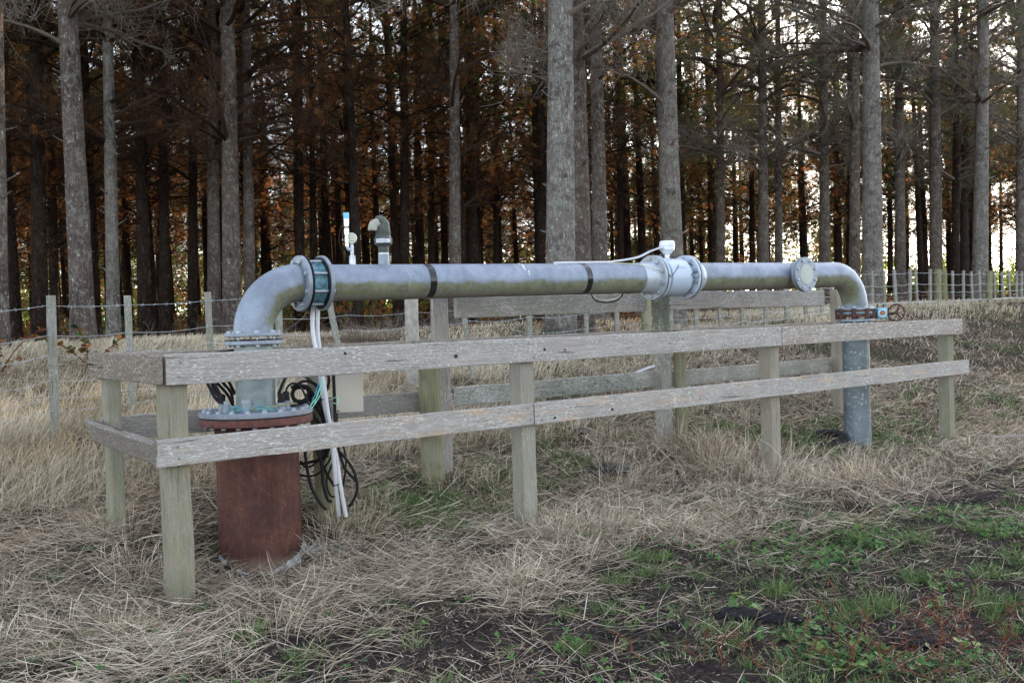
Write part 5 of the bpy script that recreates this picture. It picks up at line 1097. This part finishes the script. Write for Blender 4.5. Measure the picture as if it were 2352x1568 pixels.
# timber on the ground
g1 = px_ground(2275, 1019); g2_ = g1+Vector((1.9, .35, .0)); g2_.z = gh(g2_.x, g2_.y)+.03; b_ = board('plank', g1+Z*.035, g2_, .10, .05, W_BACK, None, seed=90, nseg=8, bev=.008); tag(b_, 'weathered grey plank lying on the grass at the right edge', 'plank')
lp = [px_ground(px, py) for px, py in ((-60, 1462), (40, 1462), (130, 1455), (225, 1442))]
lg = MB().tube(spline([q+Z*.005 for q in lp], 8), .028, 14); thing_mesh('fallen_branch', lg, plain('wet_bark', (.05, .038, .034), .9, 0, .5, 40), 'dark fallen branch pressed into the soil at the lower left', 'branch')
wp = MB().tube(spline([q3(1436, 872, 10.9), q3(1465, 855, 10.95), q3(1500, 842, 11.1), q3(1530, 834, 11.2)], 6), .018, 12); thing_mesh('plastic_pipe', wp, WHITEP, 'thin white plastic pipe leaning up behind the mossy back rail', 'pipe')
sk = px_ground(659, 1365); st_ = MB().tube([sk-Z*.02, sk+Vector((.006, 0, .06)), sk+Vector((.0, .01, .125))], [.004, .0035, .0025], 6); thing_mesh('dead_stem', st_, plain('dark_stem', (.05, .03, .022), .8), 'short dark dead stem standing upright right of the rusty casing', 'stem')
st_ = at(1180, 1010, 8.2)
# crust of lime on the soil right of the casing
r = np.random.default_rng(77)
for k, (px, py) in enumerate(((748, 1268),)):
    c = px_ground(735, 1262); nn = 400; pts_ = [(c.x+r.normal()*.10, c.y+r.normal()*.035) for i in range(nn)]; V = []; F = []
    for (x, y) in pts_:
        z = gh(x, y)+.004; s_ = .004+.010*r.random(); b0_ = len(V); A = r.random()*6; V += [(x+s_*math.cos(A+q*2*math.pi/5), y+s_*math.sin(A+q*2*math.pi/5), z+.002*r.random()) for q in range(5)]+[(x, y, z+.008)]; F += [(b0_+q, b0_+(q+1) % 5, b0_+5) for q in range(5)]
    tag(put(bpy.data.objects.new('grout_spill', np_mesh('grout_spill', V, F, CONCRETE, False))), 'pale crumbs of spilt grout on the soil right of the casing', kind='stuff')
# leafy plants
def leafy(name, base, stems, leaf, nleaf, mat, label, cat, seed, h=.2, spread=.6, tmean=.4, stemmat=None, wl=.55, arch=.5, group=None, lt=.25):
    """arching stems with flat leaves along them"""
    r = np.random.default_rng(seed); t = empty(name, base, label, cat, group); K = 7; s = np.linspace(0, 1, K)
    az = r.random(stems)*6.28; L = h*(.6+.7*r.random(stems)); el = np.clip(1.35-spread*(.3+r.random(stems)), .1, 1.5)
    P = np.stack([np.cos(az)*np.cos(el), np.sin(az)*np.cos(el), np.sin(el)], -1)[:, None]*(L[:, None]*s)[:, :, None]; P[:, :, 2] -= arch*L[:, None]*s**2*np.cos(el)[:, None]*.9; P += r.normal(size=P.shape)*.02*h*s[None, :, None]
    v, f = tubes_np(P, np.full((stems, K), max(.0016, h*.008))*np.linspace(1, .5, K)[None], 4); o = bpy.data.objects.new('stems', np_mesh('stems', v, f, stemmat or REDW, False, np.full(len(v), .3))); COL.objects.link(o); o.parent = t
    n = stems*nleaf; q = np.repeat(np.arange(stems), nleaf); u = .2+.8*r.random(n); k = np.minimum((u*(K-1)).astype(int), K-2); w = (u*(K-1)-k)[:, None]; O = P[q, k]*(1-w)+P[q, k+1]*w
    A = az[q]+r.normal(size=n)*1.3; d = np.stack([np.cos(A), np.sin(A), r.normal(size=n)*.4+.1], -1); d /= np.linalg.norm(d, axis=1, keepdims=True); e = np.cross(d, np.array([0, 0, 1.])+r.normal(size=(n, 3))*.45); e /= np.linalg.norm(e, axis=1, keepdims=True); nn_ = np.cross(e, d)
    S_ = (leaf*(.6+.7*r.random(n)))[:, None]; pr = [(0, 0, 0), (.25, .36, .03), (.6, .42, .05), (1.05, 0, -.05), (.6, -.42, .05), (.25, -.36, .03)]
    V = np.stack([O+(d*a_+e*b_*wl*1.2+nn_*c_)*S_ for a_, b_, c_ in pr], 1); tint = np.clip(tmean+r.normal(size=n)*lt, 0, 1)
    o = bpy.data.objects.new('leaves', np_mesh('leaves', V.reshape(-1, 3), np.arange(n*6).reshape(-1, 6), mat, False, np.repeat(tint, 6))); COL.objects.link(o); o.parent = t; return t
DOCK = blade_mat('dock_leaf', [(.05, .11, .04), (.10, .19, .06), (.18, .25, .07)], .4, .2)
d0 = px_ground(1712, 1400); leafy('dock_plant', d0, 7, .085, 1, DOCK, 'broad leaved dock plant rising behind the black dung', 'plant', 5, .09, .5, .5, None, .75, .2)
for i, (px, py, l) in enumerate(((1300, 1480, 'small pale green seedling on the dark soil at lower centre'), (2145, 1400, 'broad leaved weed between the right grass tufts'), (1895, 1255, 'upright leafy weed on the bare soil patch at right'), (2230, 1210, 'leafy weed cluster below the right end post'), (1950, 1545, 'pointed leaved weed at the bottom edge'), (2230, 1500, 'broad leaved weed at the lower right corner'), (605, 1300 if 0 else 1452, 'tiny leafy weed near the bottom left post'))):
    leafy('leafy_weed', px_ground(px, py), 6, .045, 2, DOCK, l, 'weed', 30+i, .07, .6, .6, None, .6, .2)
b0_ = ground_at(190, 800, 12.0); leafy('bramble', b0_+Vector((.1, 0, .0)), 9, .095, 16, LEAFY, 'bramble arching in the dry grass between two fence posts at left, leaves turning rusty', 'bramble', 41, .95, .75, .45, None, .8, .75, None, .3)
b0_ = ground_at(-5, 850, 11.2); leafy('bramble', b0_, 11, .075, 10, LEAFY, 'nearly bare bramble with purple stems at the left edge', 'bramble', 43, .95, 1.1, .75, None, .8, .7, None, .25)
SH = blade_mat('shrub_leaves', [(.05, .085, .05), (.09, .14, .085), (.15, .21, .12)], .5, .3)
for i, (px, Y, h_, l) in enumerate(((1215, 15.2, .75, 'feathery green shrub left of the biggest trunk, seen under the tall back rail'), (1290, 15.0, .55, 'blue green shrub in front of the biggest trunk'), (1345, 14.9, .42, 'low blue green shrub right of the biggest trunk'))):
    b = ground_at(px, 750, Y); leafy('shrub', b, 34, .06, 22, SH, l, 'shrub', 50+i, h_, .45, .5, TWIG, .3, .25)
b = ground_at(1090, 750, 14.2); leafy('shrub', b, 18, .05, 16, SH, 'thin green seedling shrub beside the leaning fence batten', 'shrub', 57, .5, .4, .5, TWIG, .3, .25)
# bare twiggy bush behind the white conduits
bt = ground_at(850, 745, 14.4); t_ = empty('bare_bush', bt, 'leafless twiggy bush at the forest edge behind the pipe coupling', 'bush'); r = np.random.default_rng(61)
n = 26; az = r.random(n)*6.28; s = np.linspace(0, 1, 6); L = .5+.5*r.random(n); el = .35+.8*r.random(n); P = np.stack([np.cos(az)*np.cos(el)*1.3, np.sin(az)*np.cos(el), np.sin(el)*.75], -1)[:, None]*(L[:, None]*s)[:, :, None]+r.normal(size=(n, 6, 3))*.02; Rr = np.full((n, 6), .006)*np.linspace(1, .5, 6)
P2, R2 = grow(r, P, Rr, 9, .15, .45, .55, .25, 5, .004); P3, R3 = grow(r, P2, R2, 5, .08, .22, .55, .25, 4, .0028); V = []; F = []; off = 0
for p_, q_ in ((P, Rr), (P2, R2), (P3, R3)): v, f = tubes_np(p_, q_, 3); V.append(v); F.append(f+off); off += len(v)
o = bpy.data.objects.new('twigs', np_mesh('twigs', np.concatenate(V), np.concatenate(F), TWIG, False, np.random.default_rng(1).random(off))); COL.objects.link(o); o.parent = t_
# a few yellow flowers in the long grass
YF = plain('yellow_petal', (.75, .60, .04), .6, 0, .1, 50)
for i, (px, py) in enumerate(((222, 1163), (168, 1170), (338, 1147 if 0 else 1104), (316, 1123), (226, 1002))):
    Y = 8.0 if py > 1050 else 9.5; b = ground_at(px, py, Y); c = b+Z*.28; mb = MB()
    for k in range(9):
        A = k*2*math.pi/9; d = Vector((math.cos(A), math.sin(A)*.9, .25)); e = Vector((-math.sin(A), math.cos(A), 0)); mb.add([c, c+d*.010+e*.004, c+d*.017, c+d*.010-e*.004], [(0, 1, 2, 3)])
    fl = mb.build('yellow_flower', YF, None); tag(fl, 'small yellow flower on a thin stalk in the long dry grass at left', 'flower', 'yellow flowers in the long grass'); MB().tube([b, b+Z*.15+Vector((.005, 0, 0)), c], .0014, 5).build('stalk', plain('stalk', (.15, .18, .06)) if i == 0 else bpy.data.materials['stalk'], fl)
